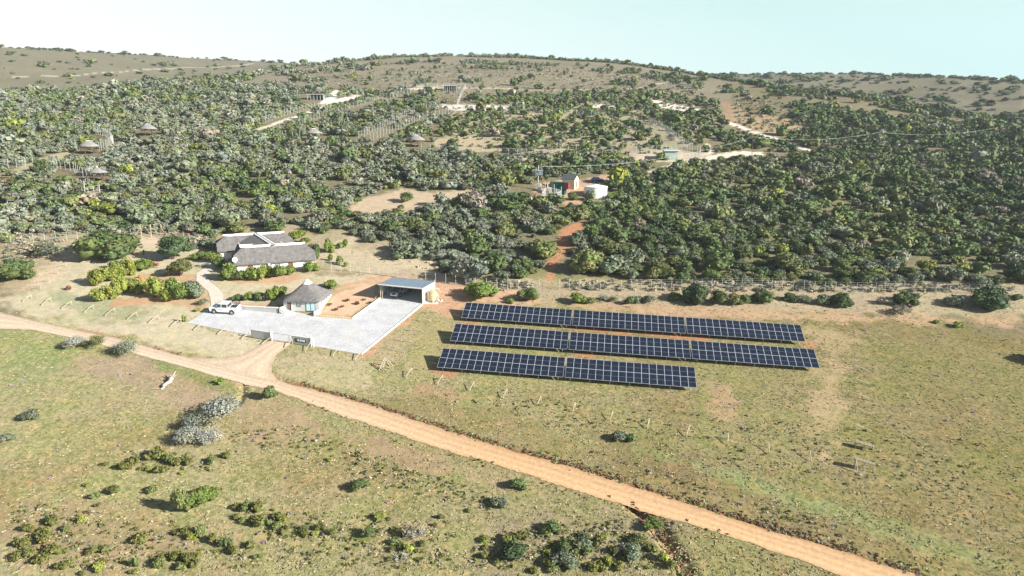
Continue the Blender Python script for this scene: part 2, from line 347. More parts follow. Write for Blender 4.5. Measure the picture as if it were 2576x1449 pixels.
for p,col,s,v in GPOLY:
    d=sdist(gx,gy,p,s*2.5+1); a=np.clip((d+w0*s*.9)/s+.5,0,1); a=a*a*(3-2*a)
    c=c*(1-a[:,None])+np.array(col)*a[:,None]; veg=veg*(1-a)+v*a
for p,col in ((BEDW,(.56,.375,.26)),):
    a=np.clip(sdist(gx,gy,p,3)/.5+.5,0,1); c=c*(1-a[:,None])+np.array(col)*a[:,None]; veg=veg*(1-a)+.08*a
# gully cuts (eroded ditches) lower the sheet a little
for pts,wd,dp in (([(1590,1268),(1625,1295),(1660,1330),(1700,1390),(1740,1460)],1.3,.8),([(610,972),(612,985),(600,1012)],.8,.5)):
    q=toworld(pts); 
    for i in range(len(q)-1):
        e=q[i+1]-q[i]; L=e@e; tt=np.clip(((gx-q[i][0])*e[0]+(gy-q[i][1])*e[1])/L,0,1); d=np.hypot(gx-q[i][0]-tt*e[0],gy-q[i][1]-tt*e[1])
        k=np.clip(1-d/wd,0,1); gz=np.minimum(gz,g(gx,gy)-dp*k*(1+.5*w0))
ii=(np.arange(NR-1)[:,None]*NA+np.arange(NA-1)[None,:]).ravel()
faces=np.stack([ii,ii+1,ii+NA+1,ii+NA],1)
gm=bpy.data.materials.new('ground'); gm.use_nodes=True; n=gm.node_tree; b=n.nodes['Principled BSDF']; b.inputs['Roughness'].default_value=1; b.inputs['Specular IOR Level'].default_value=.05
at=nn(n,'ShaderNodeAttribute',attribute_name='col'); av=nn(n,'ShaderNodeAttribute',attribute_name='veg'); tco=nn(n,'ShaderNodeTexCoord')
def noise(sc,det=4,rough=.6,off=0):
    z=nn(n,'ShaderNodeTexNoise'); z.inputs['Scale'].default_value=sc; z.inputs['Detail'].default_value=det; z.inputs['Roughness'].default_value=rough
    mp=nn(n,'ShaderNodeMapping'); mp.inputs['Location'].default_value=(off,off*1.7,0); mp.inputs['Rotation'].default_value=(0,0,.3); mp.inputs['Scale'].default_value=(1,1.0,1); n.links.new(tco.outputs['Object'],mp.inputs[0]); n.links.new(mp.outputs[0],z.inputs[0]); return z.outputs[0]
def rng_(s,a,b_,c_,d_):
    m=nn(n,'ShaderNodeMapRange'); m.inputs[1].default_value=a; m.inputs[2].default_value=b_; m.inputs[3].default_value=c_; m.inputs[4].default_value=d_; n.links.new(s,m.inputs[0]); return m.outputs[0]
def mul(a,b_):
    m=nn(n,'ShaderNodeMath',operation='MULTIPLY'); n.links.new(a,m.inputs[0])
    if isinstance(b_,(int,float)): m.inputs[1].default_value=b_
    else: n.links.new(b_,m.inputs[1])
    return m.outputs[0]
def mixc(f,a,b_,bt='MIX'):
    m=nn(n,'ShaderNodeMixRGB',blend_type=bt)
    for i,s in enumerate((f,a,b_)):
        if isinstance(s,(int,float)): m.inputs[i].default_value=s
        elif isinstance(s,tuple): m.inputs[i].default_value=(*s,1)
        else: n.links.new(s,m.inputs[i])
    return m.outputs[0]
n1=noise(.12,5,.65,3); n2=noise(.6,6,.72,11); n3=noise(1.7,7,.8,23)
base=at.outputs['Color']
grn=mixc(1.0,base,(.84,.99,.66),'MULTIPLY'); soil=mixc(1.0,base,(1.28,1.02,.86),'MULTIPLY')
f1=mul(rng_(n1,.42,.62,0,.75),av.outputs['Fac']); c1_=mixc(f1,base,grn)
f2=mul(rng_(n2,.52,.68,0,.8),av.outputs['Fac']); c2_=mixc(f2,c1_,soil)
f3=mul(rng_(n3,.46,.58,0,.78),av.outputs['Fac']); c3_=mixc(f3,c2_,mixc(1.0,c2_,(.42,.50,.30),'MULTIPLY'))
n0=noise(.045,6,.62,41); c3_=mixc(mul(rng_(n0,.50,.66,0,.6),av.outputs['Fac']),c3_,mixc(1.0,c3_,(.86,.70,.62),'MULTIPLY'))
vv=nn(n,'ShaderNodeVectorMath',operation='SCALE'); n.links.new(c3_,vv.inputs[0]); n.links.new(rng_(n2,.3,.7,.84,1.16),vv.inputs['Scale'])
n.links.new(vv.outputs[0],b.inputs['Base Color'])
bp=nn(n,'ShaderNodeBump'); bp.inputs['Distance'].default_value=.26; n.links.new(rng_(av.outputs['Fac'],0,1,.15,.75),bp.inputs['Strength']); n.links.new(mixc(.5,n3,n2),bp.inputs['Height']); n.links.new(bp.outputs[0],b.inputs['Normal'])
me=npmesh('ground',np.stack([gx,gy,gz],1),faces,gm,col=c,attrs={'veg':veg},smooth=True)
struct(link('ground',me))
# ---------------------------------------------------------------- draped sheets: road, driveway, yard, path
def resample(pts,n):
    p=np.array(pts,float); s=np.r_[0,np.cumsum(np.hypot(*np.diff(p,axis=0).T))]; t=np.linspace(0,s[-1],n); return np.stack([np.interp(t,s,p[:,0]),np.interp(t,s,p[:,1])],1)
def ribbon(name,A,B,m,off,n=300,k=10,rag=.25):
    A=resample(toworld(A),n);B=resample(toworld(B),n); vs=[]
    ra=np.array([wob(a[0],a[1],1.3,2)+.5*wob(a[0],a[1],4,5) for a in A])*rag; rb=np.array([wob(a[0],a[1],1.1,7)+.5*wob(a[0],a[1],4,9) for a in B])*rag
    X=[]
    for j in range(k+1):
        t=j/k; q=A*(1-t)+B*t; d=(B-A)/np.hypot(*(B-A).T)[:,None]
        if j==0: q=q+d*ra[:,None]
        if j==k: q=q+d*rb[:,None]
        X.append(q)
    X=np.array(X); x=X[...,0].ravel(); y=X[...,1].ravel(); z=g(x,y)+off
    ii=(np.arange(k)[:,None]*n+np.arange(n-1)[None,:]).ravel(); f=np.stack([ii,ii+n,ii+n+1,ii+1],1)
    return link(name,npmesh(name,np.stack([x,y,z],1),f,m,attrs={'across':np.repeat(np.arange(k+1)/k,n)},smooth=True))
def roadmat(name,ca,cb,far):
    m=bpy.data.materials.new(name); m.use_nodes=True; n=m.node_tree; b=n.nodes['Principled BSDF']; b.inputs['Roughness'].default_value=1; b.inputs['Specular IOR Level'].default_value=.05
    t=nn(n,'ShaderNodeTexCoord'); ac=nn(n,'ShaderNodeAttribute',attribute_name='across'); sx=nn(n,'ShaderNodeSeparateXYZ'); n.links.new(t.outputs['Object'],sx.inputs[0])
    r=nn(n,'ShaderNodeMapRange'); r.inputs[1].default_value=far[0]; r.inputs[2].default_value=far[1]; n.links.new(sx.outputs[0],r.inputs[0])
    m1=nn(n,'ShaderNodeMixRGB'); m1.inputs[1].default_value=(*ca,1); m1.inputs[2].default_value=(*cb,1); n.links.new(r.outputs[0],m1.inputs[0])
    # wheel tracks: pale bands along the road, broken up by noise
    z=nn(n,'ShaderNodeTexNoise'); z.inputs['Scale'].default_value=.35; z.inputs['Detail'].default_value=6; n.links.new(t.outputs['Object'],z.inputs[0])
    ad=nn(n,'ShaderNodeMath',operation='MULTIPLY_ADD'); ad.inputs[1].default_value=.06; n.links.new(z.outputs[0],ad.inputs[0]); n.links.new(ac.outputs['Fac'],ad.inputs[2])
    cr=nn(n,'ShaderNodeValToRGB'); cr.color_ramp.elements[0].position=0; cr.color_ramp.elements[0].color=(.72,.66,.6,1); cr.color_ramp.elements[1].position=1; cr.color_ramp.elements[1].color=(.9,.92,.9,1)
    for p,v in ((.14,.84),(.28,1.0),(.40,.86),(.56,1.10),(.68,.93),(.84,1.14)):
        e=cr.color_ramp.elements.new(p); e.color=(v,v,v,1)
    n.links.new(ad.outputs[0],cr.inputs[0])
    m2=nn(n,'ShaderNodeMixRGB',blend_type='MULTIPLY'); m2.inputs[0].default_value=1; n.links.new(m1.outputs[0],m2.inputs[1]); n.links.new(cr.outputs[0],m2.inputs[2])
    z2=nn(n,'ShaderNodeTexNoise'); z2.inputs['Scale'].default_value=2.2; z2.inputs['Detail'].default_value=6; n.links.new(t.outputs['Object'],z2.inputs[0])
    r2=nn(n,'ShaderNodeMapRange'); r2.inputs[1].default_value=.3; r2.inputs[2].default_value=.7; r2.inputs[3].default_value=.86; r2.inputs[4].default_value=1.1; n.links.new(z2.outputs[0],r2.inputs[0])
    s=nn(n,'ShaderNodeVectorMath',operation='SCALE'); n.links.new(m2.outputs[0],s.inputs[0]); n.links.new(r2.outputs[0],s.inputs['Scale']); n.links.new(s.outputs[0],b.inputs['Base Color'])
    bp=nn(n,'ShaderNodeBump'); bp.inputs['Distance'].default_value=.06; bp.inputs['Strength'].default_value=.6; n.links.new(z2.outputs[0],bp.inputs['Height']); n.links.new(bp.outputs[0],b.inputs['Normal'])
    return m
M['road']=roadmat('dirt_road',(.54,.43,.32),(.53,.345,.195),(-45,-2))
struct(ribbon('road',ROAD_UP,ROAD_LO,M['road'],.05,500,14,.3))
struct(ribbon('driveway',[(470,900),(560,903),(610,892),(650,871),(684,855)],[(700,962),(684,938),(683,918),(697,893),(734,864)],M['road'],.07,60,10,.15))
M['yard']=mat('white_gravel',(.50,.51,.525),.95,(.5,.12),.02)
_n=M['yard'].node_tree; _b=_n.nodes['Principled BSDF']; _src=_b.inputs['Base Color'].links[0].from_socket
_t=nn(_n,'ShaderNodeTexCoord'); _z=nn(_n,'ShaderNodeTexNoise'); _z.inputs['Scale'].default_value=4; _z.inputs['Detail'].default_value=8; _n.links.new(_t.outputs['Object'],_z.inputs[0])
_c=nn(_n,'ShaderNodeValToRGB'); _c.color_ramp.elements[0].position=.35; _c.color_ramp.elements[0].color=(.80,.80,.80,1); _c.color_ramp.elements[1].position=.62; _c.color_ramp.elements[1].color=(1.06,1.06,1.06,1); _n.links.new(_z.outputs[0],_c.inputs[0])
_m=nn(_n,'ShaderNodeMixRGB',blend_type='MULTIPLY'); _m.inputs[0].default_value=1; _n.links.new(_src,_m.inputs[1]); _n.links.new(_c.outputs[0],_m.inputs[2])
_z2=nn(_n,'ShaderNodeTexNoise'); _z2.inputs['Scale'].default_value=.16; _z2.inputs['Detail'].default_value=5; _n.links.new(_t.outputs['Object'],_z2.inputs[0])
_r=nn(_n,'ShaderNodeMapRange'); _r.inputs[1].default_value=.56; _r.inputs[2].default_value=.75; _r.inputs[3].default_value=0; _r.inputs[4].default_value=.5; _n.links.new(_z2.outputs[0],_r.inputs[0])
_m2=nn(_n,'ShaderNodeMixRGB'); _m2.inputs[2].default_value=(.52,.46,.40,1); _n.links.new(_r.outputs[0],_m2.inputs[0]); _n.links.new(_m.outputs[0],_m2.inputs[1]); _n.links.new(_m2.outputs[0],_b.inputs['Base Color'])
def tripoly(name,W,m,off,thick=.12,step=None):
    from mathutils.geometry import tessellate_polygon
    v=[Vector((a,b_,0)) for a,b_ in W]; tr=tessellate_polygon([v]); mb=MB(); N=len(W)
    vs=[(a,b_,float(g(a,b_))+off) for a,b_ in W]+[(a,b_,float(g(a,b_))+off-thick) for a,b_ in W]
    fs=[]
    for a,b_,c_ in tr:
        q=(v[b_]-v[a]).cross(v[c_]-v[a]).z; fs.append((a,b_,c_) if q>0 else (c_,b_,a))
    ar=sum(W[i][0]*W[(i+1)%N][1]-W[(i+1)%N][0]*W[i][1] for i in range(N))
    for i in range(N):
        j=(i+1)%N; fs.append((i,i+N,j+N,j) if ar>0 else (i,j,j+N,i+N))
    mb.add(vs,fs); return mb.build(name,m)
# yard plus the floor under the car shelter
CFL=P(957.8,753.5); CFR=P(1063,764.6)
cdx=(CFR-CFL).xy; cw=cdx.length; cdx.normalize(); cdy=Vector((-cdx.y,cdx.x)); CDEPTH=7.2
cBL=CFL.xy+cdy*CDEPTH; cBR=CFR.xy+cdy*CDEPTH
yw=[tuple(p) for p in YW]; i7=7
yw=yw[:7]+[tuple(CFL.xy),tuple(cBL),tuple(cBR),tuple(CFR.xy+cdx*1.9+cdy*4.2),tuple(CFR.xy+cdx*2.9+cdy*.6),tuple(CFR.xy)]+yw[9:]
struct(tripoly('yard',yw,M['yard'],.06))
PATHL=[(548,650),(520,668),(494,690),(494,706),(505,718),(523,733),(529,750),(531,770)]
PATHR=[(575,652),(558,665),(528,684),(520,698),(531,712),(552,728),(562,742),(560,772)]
M['path']=mat('pale_paving',(.55,.50,.43),.95,(.8,.1))
struct(ribbon('path',PATHL,PATHR,M['path'],.06,60,4,.05))
# ---------------------------------------------------------------- solar array
E1=Vector((.990483,-.13278,-.036234)); E2=Vector((.136998,.976424,.166815)); EN=E1.cross(E2).normalized()
SO=Vector((-9.09744,122.77994,22.0907)); TLT=R(14); TD=(E2*math.cos(TLT)+EN*math.sin(TLT)).normalized(); TN=E1.cross(TD).normalized()
pm=bpy.data.materials.new('solar_cells'); pm.use_nodes=True; n_=pm.node_tree; b_=n_.nodes['Principled BSDF']
b_.inputs['Roughness'].default_value=.22; b_.inputs['Specular IOR Level'].default_value=.35
tc_=nn(n_,'ShaderNodeTexCoord'); sx_=nn(n_,'ShaderNodeSeparateXYZ'); n_.links.new(tc_.outputs['Object'],sx_.inputs[0])
def lines(sock,per,wd,off=0):
    a=nn(n_,'ShaderNodeMath',operation='ADD'); a.inputs[1].default_value=off+100*per; n_.links.new(sock,a.inputs[0])
    m=nn(n_,'ShaderNodeMath',operation='MODULO'); m.inputs[1].default_value=per; n_.links.new(a.outputs[0],m.inputs[0])
    l=nn(n_,'ShaderNodeMath',operation='LESS_THAN'); l.inputs[1].default_value=wd; n_.links.new(m.outputs[0],l.inputs[0]); return l.outputs[0]
def mx_(f,a,b):
    m=nn(n_,'ShaderNodeMixRGB')
    for i,s in enumerate((f,a,b)):
        if isinstance(s,tuple): m.inputs[i].default_value=(*s,1)
        else: n_.links.new(s,m.inputs[i])
    return m.outputs[0]
cA=mx_(lines(sx_.outputs[0],.186,.030,.008),(.005,.008,.020),(.055,.07,.105))
cB=mx_(lines(sx_.outputs[1],1.125,.028,.014),cA,(.24,.28,.34))
n_.links.new(cB,b_.inputs['Base Color'])
M['cells']=pm; M['alu']=mat('aluminium_frame',(.62,.68,.74),.4,metal=.2)
MW,MH=1.153,2.25
mb=MB(); mb.box((MW/2,MH/2,0),(MW-.06,MH-.06,.034)); cell_me=mb.build('tmp',M['cells']); 
mb=MB(); t_=.024
mb.box((t_/2+.004,MH/2,0),(t_,MH-.012,.045)); mb.box((MW-t_/2-.004,MH/2,0),(t_,MH-.012,.045)); mb.box((MW/2,t_/2+.006,0),(MW-2*t_-.01,t_,.045)); mb.box((MW/2,MH-t_/2-.006,0),(MW-2*t_-.01,t_,.045))
fr_me=mb.build('tmp2',M['alu'])
CM,FM=cell_me.data,fr_me.data; bpy.data.objects.remove(cell_me); bpy.data.objects.remove(fr_me); CM.name='solar_panel'; FM.name='panel_frame'
rown=['far','middle','near']; cnn=[['left','centre','right'],['left','centre','right'],['left','right']]
for v in range(3):
    for u in range(3 if v<2 else 2):
        o=SO+E1*(u*19.87)-E2*(v*9.3434)
        root=bpy.data.objects.new('solar_table',None); COL.objects.link(root)
        base=Vector((o.x,o.y,float(g(o.x,o.y))))
        m4=Matrix((E1,TD,TN)).transposed().to_4x4(); m4.translation=base; root.matrix_world=m4
        tag(root,f'tilted table of dark blue solar panels, the {cnn[v][u]} one in the {rown[v]} row','solar panels','solar panel tables standing in three rows')
        inv=m4.inverted(); lo=inv@o
        for i in range(17):
            for j in range(2):
                q=link('solar_panel',CM,root); q.location=lo+Vector((i*MW,j*(MH+.02),0))
                k=link('panel_frame',FM,q)
        mbm=MB()
        for yy in (.5,1.75,2.8,4.05): mbm.box((lo.x+19.6/2,lo.y+yy,lo.z-.06),(19.4,.06,.07))
        mbm.build('rail',M['galv'],root)
        for i in range(7):
            x=.8+i*3.0
            for yy,nm in ((.55,'leg'),(3.7,'leg')):
                top=inv.to_3x3()@((E1*x+TD*yy)-TN*.1)+lo; wp=o+E1*x+TD*yy-TN*.1; ft=inv@Vector((wp.x,wp.y,float(g(wp.x,wp.y))-.1))
                MB().bar(ft,top,.045,6).build(nm,M['galv'],root)
# ---------------------------------------------------------------- buildings
def thatch(name,A,Dr,L,dep,wh,rh,label,cat,group=None,win=(),hip=1.6,gwin=True,ov=.55):
    rz=math.atan2(Dr.y,Dr.x); root=empty(name,A,rz,label,cat,group)
    MB().box((L/2,.15,wh/2-.8),(L,.3,wh+1.6)).box((L/2,dep-.15,wh/2-.3),(L,.3,wh+.6)).build('wall',M['white'],root)
    for sx in (0,1):
        x=.15 if sx==0 else L-.15; z1=wh+(rh-wh)*.52
        mb=MB(); pr=[(.3,-1.6),(dep-.3,-1.6),(dep-.3,wh-.1),(dep*.74,z1-.35),(dep*.26,z1-.35),(.3,wh-.1)]
        vs=[(x-.15,a,z) for a,z in pr]+[(x+.15,a,z) for a,z in pr]; k=len(pr)
        mb.add(vs,[tuple(range(k-1,-1,-1)),tuple(range(k,2*k))]+[(i,(i+1)%k,k+(i+1)%k,k+i) for i in range(k)])
        gw=mb.build('gable_wall',M['white'],root)
        if gwin:
            for yy in (dep*.38,dep*.6):
                MB().box((x+(-.17 if sx==0 else .17),yy,1.1),(.08,.75,1.7)).build('window',M['glass'],gw)
    H=rh-wh; s=dep/2+ov; ze=wh-.12*1.0; 
    def sl(t): return ze+(rh-ze)*(t**.94)       # gently swept slope
    top=[];N=6
    # rows from eave to ridge on both sides
    def row(side,t):
        y=(-ov+t*s) if side==0 else (dep+ov-t*s)
        hp=max(0,(t-.5)/.5); x0=-ov+hp*(hip+ov); x1=L+ov-hp*(hip+ov)
        n=14; return [(x0+(x1-x0)*i/n, y+.05*math.sin(i*1.9+t*5)*0.6, sl(t)+.035*math.sin(i*2.3+t*7)) for i in range(n+1)]
    mb=MB(); rows0=[row(0,i/N) for i in range(N+1)]; rows1=[row(1,i/N) for i in range(N+1)]
    for rws,fl in ((rows0,0),(rows1,1)):
        vs=[p for r_ in rws for p in r_]; w=15
        fs=[(a*w+i,a*w+i+1,(a+1)*w+i+1,(a+1)*w+i) if not fl else (a*w+i,(a+1)*w+i,(a+1)*w+i+1,a*w+i+1) for a in range(N) for i in range(w-1)]
        mb.add(vs,fs)
        ed=[(p[0],p[1]+(.12 if not fl else -.12),p[2]-.30) for p in rws[0]]
        mb.add(rws[0]+ed,[(i,w+i,w+i+1,i+1) if not fl else (i,i+1,w+i+1,w+i) for i in range(w-1)])
    for idx in (0,-1):     # hip triangles and verge edges
        a=[r_[idx] for r_ in rows0]; c_=[r_[idx] for r_ in rows1]; k=len(a)
        h=N//2
        for i in range(h,N): mb.add([a[i],a[i+1],c_[i+1],c_[i]],[(0,1,2,3)] if idx==0 else [(0,3,2,1)])
        loop=a[:h+1]+list(reversed(c_[:h+1])); dn=[(p[0]+(.1 if idx==0 else -.1),p[1],p[2]-.32) for p in loop]
        k=len(loop); mb.add(loop+dn,[(i,i+1,k+i+1,k+i) for i in range(k-1)])
    rf=mb.build('roof',M['thatch'],root,smooth=False)
    cap=MB(); n=16; wv=[]
    for i in range(n+1):
        x=hip-.55+(L-2*hip+1.1)*i/n; e_=.42 if 0<i<n else .2; w_=.52*e_/.42
        for yy,zz in ((-w_,-.62*w_*H/s/ .75+.06),(-w_*.5,.04-.2*H/s),(0,.16),(w_*.5,.04-.2*H/s),(w_,-.62*w_*H/s/.75+.06)): wv.append((x,dep/2+yy,rh+zz+.04+.02*math.sin(i*2.1)))
    cap.add(wv,[(a*5+j,a*5+j+1,(a+1)*5+j+1,(a+1)*5+j) for a in range(n) for j in range(4)]); cap.build('ridge_cap',M['cap'],root)
    for (x,z0,w,h,mt) in win:
        f=MB().box((x,-.02,z0+h/2),(w+.16,.06,h+.14)).build('window' if z0>.4 else 'door',M['cap'],root)
        MB().box((x,-.07,z0+h/2),(w,.06,h)).build('shutter' if mt=='rust' else 'pane',M[mt],f)
        MB().box((x,-.11,z0+h/2),(.07,.03,h)).build('mullion',M['rust'],f)
    return root
hl=P(599,692)
def along(p,a,px,h):      # length from p in direction a until the point at height h reaches image column px
    lo,hi=0,60
    for _ in range(40):
        m=(lo+hi)/2; x=proj(p+Vector((math.cos(a)*m,math.sin(a)*m,h)))[0]
        lo,hi=(m,hi) if x<px else (lo,m)
    return lo
HA=R(25); hd=Vector((math.cos(HA),math.sin(HA))); HL=along(hl,HA,789,2); hd3=Vector((hd.x,hd.y,0)); hn=Vector((-hd.y,hd.x,0))
DEP=7.0; mid=hl+hd3*HL*.8+hn*DEP/2
RH=hgt(Vector((mid.x,mid.y,hl.z)),612.5); WH=hgt(hl,664)
print('house',HL,'wall',WH,'ridge',RH,'depth',hl.y)
wz=.3
house=thatch('thatched_house',hl,hd,HL,DEP,max(2.0,WH),RH,'front wing of the long thatched house, white walls, white ridge, satellite dish on its gable','house','wings of the thatched house',
   win=[(HL*.165,.2,1.05,1.9,'rust'),(HL*.69,1.0,1.0,1.15,'rust'),(HL*.42,.9,.5,1.0,'glass')])
# projecting buttress on the front wall
MB().box((HL*.405,-.25,.6),(.45,.5,WH+.8)).build('buttress',M['grey_wall'],house)
dd=MB(); dd.bar((-.1,-.1,WH-.3),(-.35,-.3,WH+.95),.04); dd.build('dish_arm',M['galv'],house)
ds=MB(); vs=[];
for k_ in range(5):
    for i in range(16):
        t=2*math.pi*i/16; r_=.14*k_; vs.append((r_*math.cos(t),r_*math.sin(t),r_*r_*.35))
ds.add(vs,[(k_*16+i,k_*16+(i+1)%16,(k_+1)*16+(i+1)%16,(k_+1)*16+i) for k_ in range(4) for i in range(16)])
do=ds.build('satellite_dish',M['cap'],house); do.location=(-.35,-.35,WH+.95); do.rotation_euler=(R(70),0,R(-15))
bl_=P(555,652); BLn=along(bl_,HA,734,2); bn=hn; bd3=hd3; bdr=hd
mid=bl_+bd3*BLn*.5+bn*3.5; RH2=hgt(Vector((mid.x,mid.y,bl_.z)),588); WH2=hgt(bl_,631)
print('back wing',BLn,WH2,RH2)
back=thatch('thatched_house',bl_,bdr,BLn,7.0,max(1.9,WH2),RH2,'rear wing of the thatched house, grey thatch and white ridge, behind the front wing','house','wings of the thatched house',win=[])
# link roof between the wings
b2=hl+hn*DEP/2; b2=b2+hd3*along(b2,HA,687,RH); a=bl_+bn*3.5; a=a+bd3*along(a,HA,643,RH2); lv=(a-b2).xy; ln=lv.normalized(); left=Vector((-ln.y,ln.x,0))
zl=(hl.z+bl_.z)/2; zr_=(hl.z+RH+bl_.z+RH2)/2-.1
dz=(bl_.z+RH2)-(hl.z+RH)
lk=thatch('thatched_house',Vector((b2.x,b2.y,hl.z))-left*4.5,ln,lv.length,9.0,RH-1.5,RH+.16,'short thatched link between the two wings, white ridge running front to back','house','wings of the thatched house',win=[],hip=.1,gwin=False,ov=.1)
lk.rotation_euler=(0,-math.atan2(dz,lv.length),math.atan2(ln.y,ln.x))
sm=hl+hn*(DEP-.2)+hd3*1.2
thatch('thatched_house',Vector((sm.x,sm.y,hl.z+.6)),hd,4.6,3.4,2.4,4.25,'small thatched lean to with a short white ridge, tucked between the two wings','house','wings of the thatched house',win=[],hip=.6,gwin=False,ov=.3)
# --- square hut with pyramid thatch
ha=P(714.5,783); hb=P(804,785.5); hc=P(827,746.5)
hd2=(hb-ha).xy.normalized(); hw=(hb-ha).length; hn2=Vector((-hd2.y,hd2.x,0)); hdp=8.0
print('hut',hw,'side',(hc-hb).length,'h',hgt(ha,753.5))
hwl=hgt(ha,754.5); q=ha+Vector((hd2.x,hd2.y,0))*hw/2+hn2*hdp/2; hrz=hgt(Vector((q.x,q.y,ha.z)),706)
hut=empty('thatched_hut',ha,math.atan2(hd2.y,hd2.x),'square hut with a steep thatched pyramid roof and an animal face drawn on its wall','hut')
MB().box((hw/2,.15,hwl/2),(hw,.3,hwl)).box((.15,hdp/2,hwl/2),(.3,hdp-.6,hwl)).box((hw/2,hdp-.15,hwl/2),(hw,.3,hwl)).build('wall',M['grey_wall'],hut)
MB().box((hw-.15,hdp/2,hwl/2),(.3,hdp-.6,hwl)).build('side_wall',M['white'],hut)
mb=MB(); rings=[];NN=40
for t,zf in ((0,0),(.15,.125),(.35,.31),(.55,.52),(.75,.735),(.9,.89),(1,1)):
    sc_=1-t; ring=[]
    ex=.20+.7*t
    for i in range(NN):
        th_=2*math.pi*i/NN+math.pi/4; c1,s1=math.cos(th_),math.sin(th_)
        px=(abs(c1)**ex)*(1 if c1>0 else -1); py=(abs(s1)**ex)*(1 if s1>0 else -1)
        a_=hw/2+.5; b__=hdp/2+.5; k_=.06+.94*sc_
        ring.append((hw/2+px*a_*k_,hdp/2+py*b__*k_,hwl-.05+(hrz-hwl+.05)*zf))
    rings.append(ring)
low=[(p[0]*.985+hw/2*.015,p[1]*.985+hdp/2*.015,p[2]-.28) for p in rings[0]]
allr=[low]+rings; vs=[p for r_ in allr for p in r_]
mb.add(vs,[(k*NN+i,k*NN+(i+1)%NN,(k+1)*NN+(i+1)%NN,(k+1)*NN+i) for k in range(len(allr)-1) for i in range(NN)]+[tuple(range((len(allr)-1)*NN,len(allr)*NN))])
rf=mb.build('roof',M['thatch'],hut,smooth=True)
mb=MB(); vs=[]
for k_,zo in ((.23,-.0),(.14,.07),(.05,.12)):
    tz=1-(k_-.06)/.94 if k_>.06 else 1
    for i in range(20):
        th_=2*math.pi*i/20; vs.append((hw/2+math.cos(th_)*(hw/2+.5)*k_*1.05,hdp/2+math.sin(th_)*(hdp/2+.5)*k_*1.05,hwl+(hrz-hwl)*(.785 if k_==.23 else .9 if k_==.14 else 1.0)+zo+.08))
mb.add(vs,[(k*20+i,k*20+(i+1)%20,(k+1)*20+(i+1)%20,(k+1)*20+i) for k in range(2) for i in range(20)]+[tuple(range(40,60))]); mb.build('ridge_cap',M['cap'],rf)
def z7(x,y): return ((x-235)/(1535-235)*hw,(1225-y)*.00545*hwl/2.3)
def wallbox(nm,x0,y0,x1,y1,m,dy,par,th=.05):
    a=z7(x0,y1); b=z7(x1,y0); return MB().box(((a[0]+b[0])/2,-dy,(a[1]+b[1])/2),(b[0]-a[0],th,b[1]-a[1])).build(nm,M[m],par)
d1=wallbox('door',350,795,540,1195,'cap',.03,hut); wallbox('door_leaf',370,810,475,1180,'dwood',.07,d1); wallbox('door_gap',478,810,522,1180,'dark',.07,d1)
w1=wallbox('glass_door',1045,832,1390,1212,'frame_dark',.03,hut); wallbox('pane',1068,850,1205,1195,'paleglass',.07,w1); wallbox('pane',1232,850,1370,1195,'paleglass',.07,w1)
mb=MB()
def stroke(pts,w=.035):
    for a,b in zip(pts,pts[1:]):
        p=z7(*a); q_=z7(*b); mb.bar((p[0],-.02,p[1]),(q_[0],-.02,q_[1]),w,5)
circ=lambda cx,cy,r,a0,a1:[(cx+r*math.cos(R(a0+(a1-a0)*i/8)),cy-r*math.sin(R(a0+(a1-a0)*i/8))) for i in range(9)]
stroke(circ(712,900,24,-40,230)); stroke(circ(858,897,24,310-360,220)); stroke([(736,888),(765,876),(800,874),(836,888)])
stroke([(716,930),(712,975),(722,1060)]); stroke([(722,1060),(738,1062)]); stroke([(735,1010),(752,1012),(785,1042),(812,1066),(836,1064),(858,1045),(886,1058)]); stroke([(857,930),(858,980),(848,1015)])
stroke([(765,950),(785,958),(795,950)]); stroke([(822,956),(838,948),(850,952)]); stroke([(798,1003),(825,1003),(812,1018),(798,1003)]); stroke([(812,1018),(812,1035)]); stroke([(745,935),(760,965)])
mb.build('wall_drawing',M['dark'],hut)
mb=MB(); 
for x in (975,1003): p=z7(x,880); mb.box((p[0],-.05,p[1]),(.1,.1,.14))
mb.build('wall_lamp',M['dark'],hut)
mb=MB()
for i in range(4): mb.box((hw+.02,1.6+i*1.6,hwl-.75),(.05,.8,.25))
mb.build('window',M['glass'],hut)
# low white wing wall beside the glass door
wm=P(806,786); w2=P(791,797)
mb=MB(); dw=(w2-wm); mb.box((0,0,.05),(.3,dw.length,1.3)); wo=mb.build('retaining_wall',M['white']); wo.location=(wm+w2)/2+Vector((0,0,.1)); wo.rotation_euler=(0,0,math.atan2(dw.y,dw.x)-math.pi/2)
tag(wo,'short white garden wall between the hut glass door and the red soil bed','garden wall')
# grey retaining wall behind the truck, stepping at the hut end
ra_=P(596,779); rb_=P(714,790); dr=(rb_-ra_).xy; Lr=dr.length
rt=empty('retaining_wall',ra_,math.atan2(dr.y,dr.x),'long low grey retaining wall between the hedge and the white parking area','retaining wall')
MB().box((Lr/2-.6,.15,.1),(Lr-1.2,.3,1.1)).build('wall',M['grey_wall'],rt); MB().box((Lr/2-.6,.15,.70),(Lr-1.1,.4,.1)).build('coping',M['cap'],rt)
mb=MB(); 
for i in range(4): mb.box((Lr-.3+i*.32-.3,.4-i*.02,.62-i*.2-.3),(.32,1.1,.9-.0*i))
mb.build('steps',M['white'],rt)
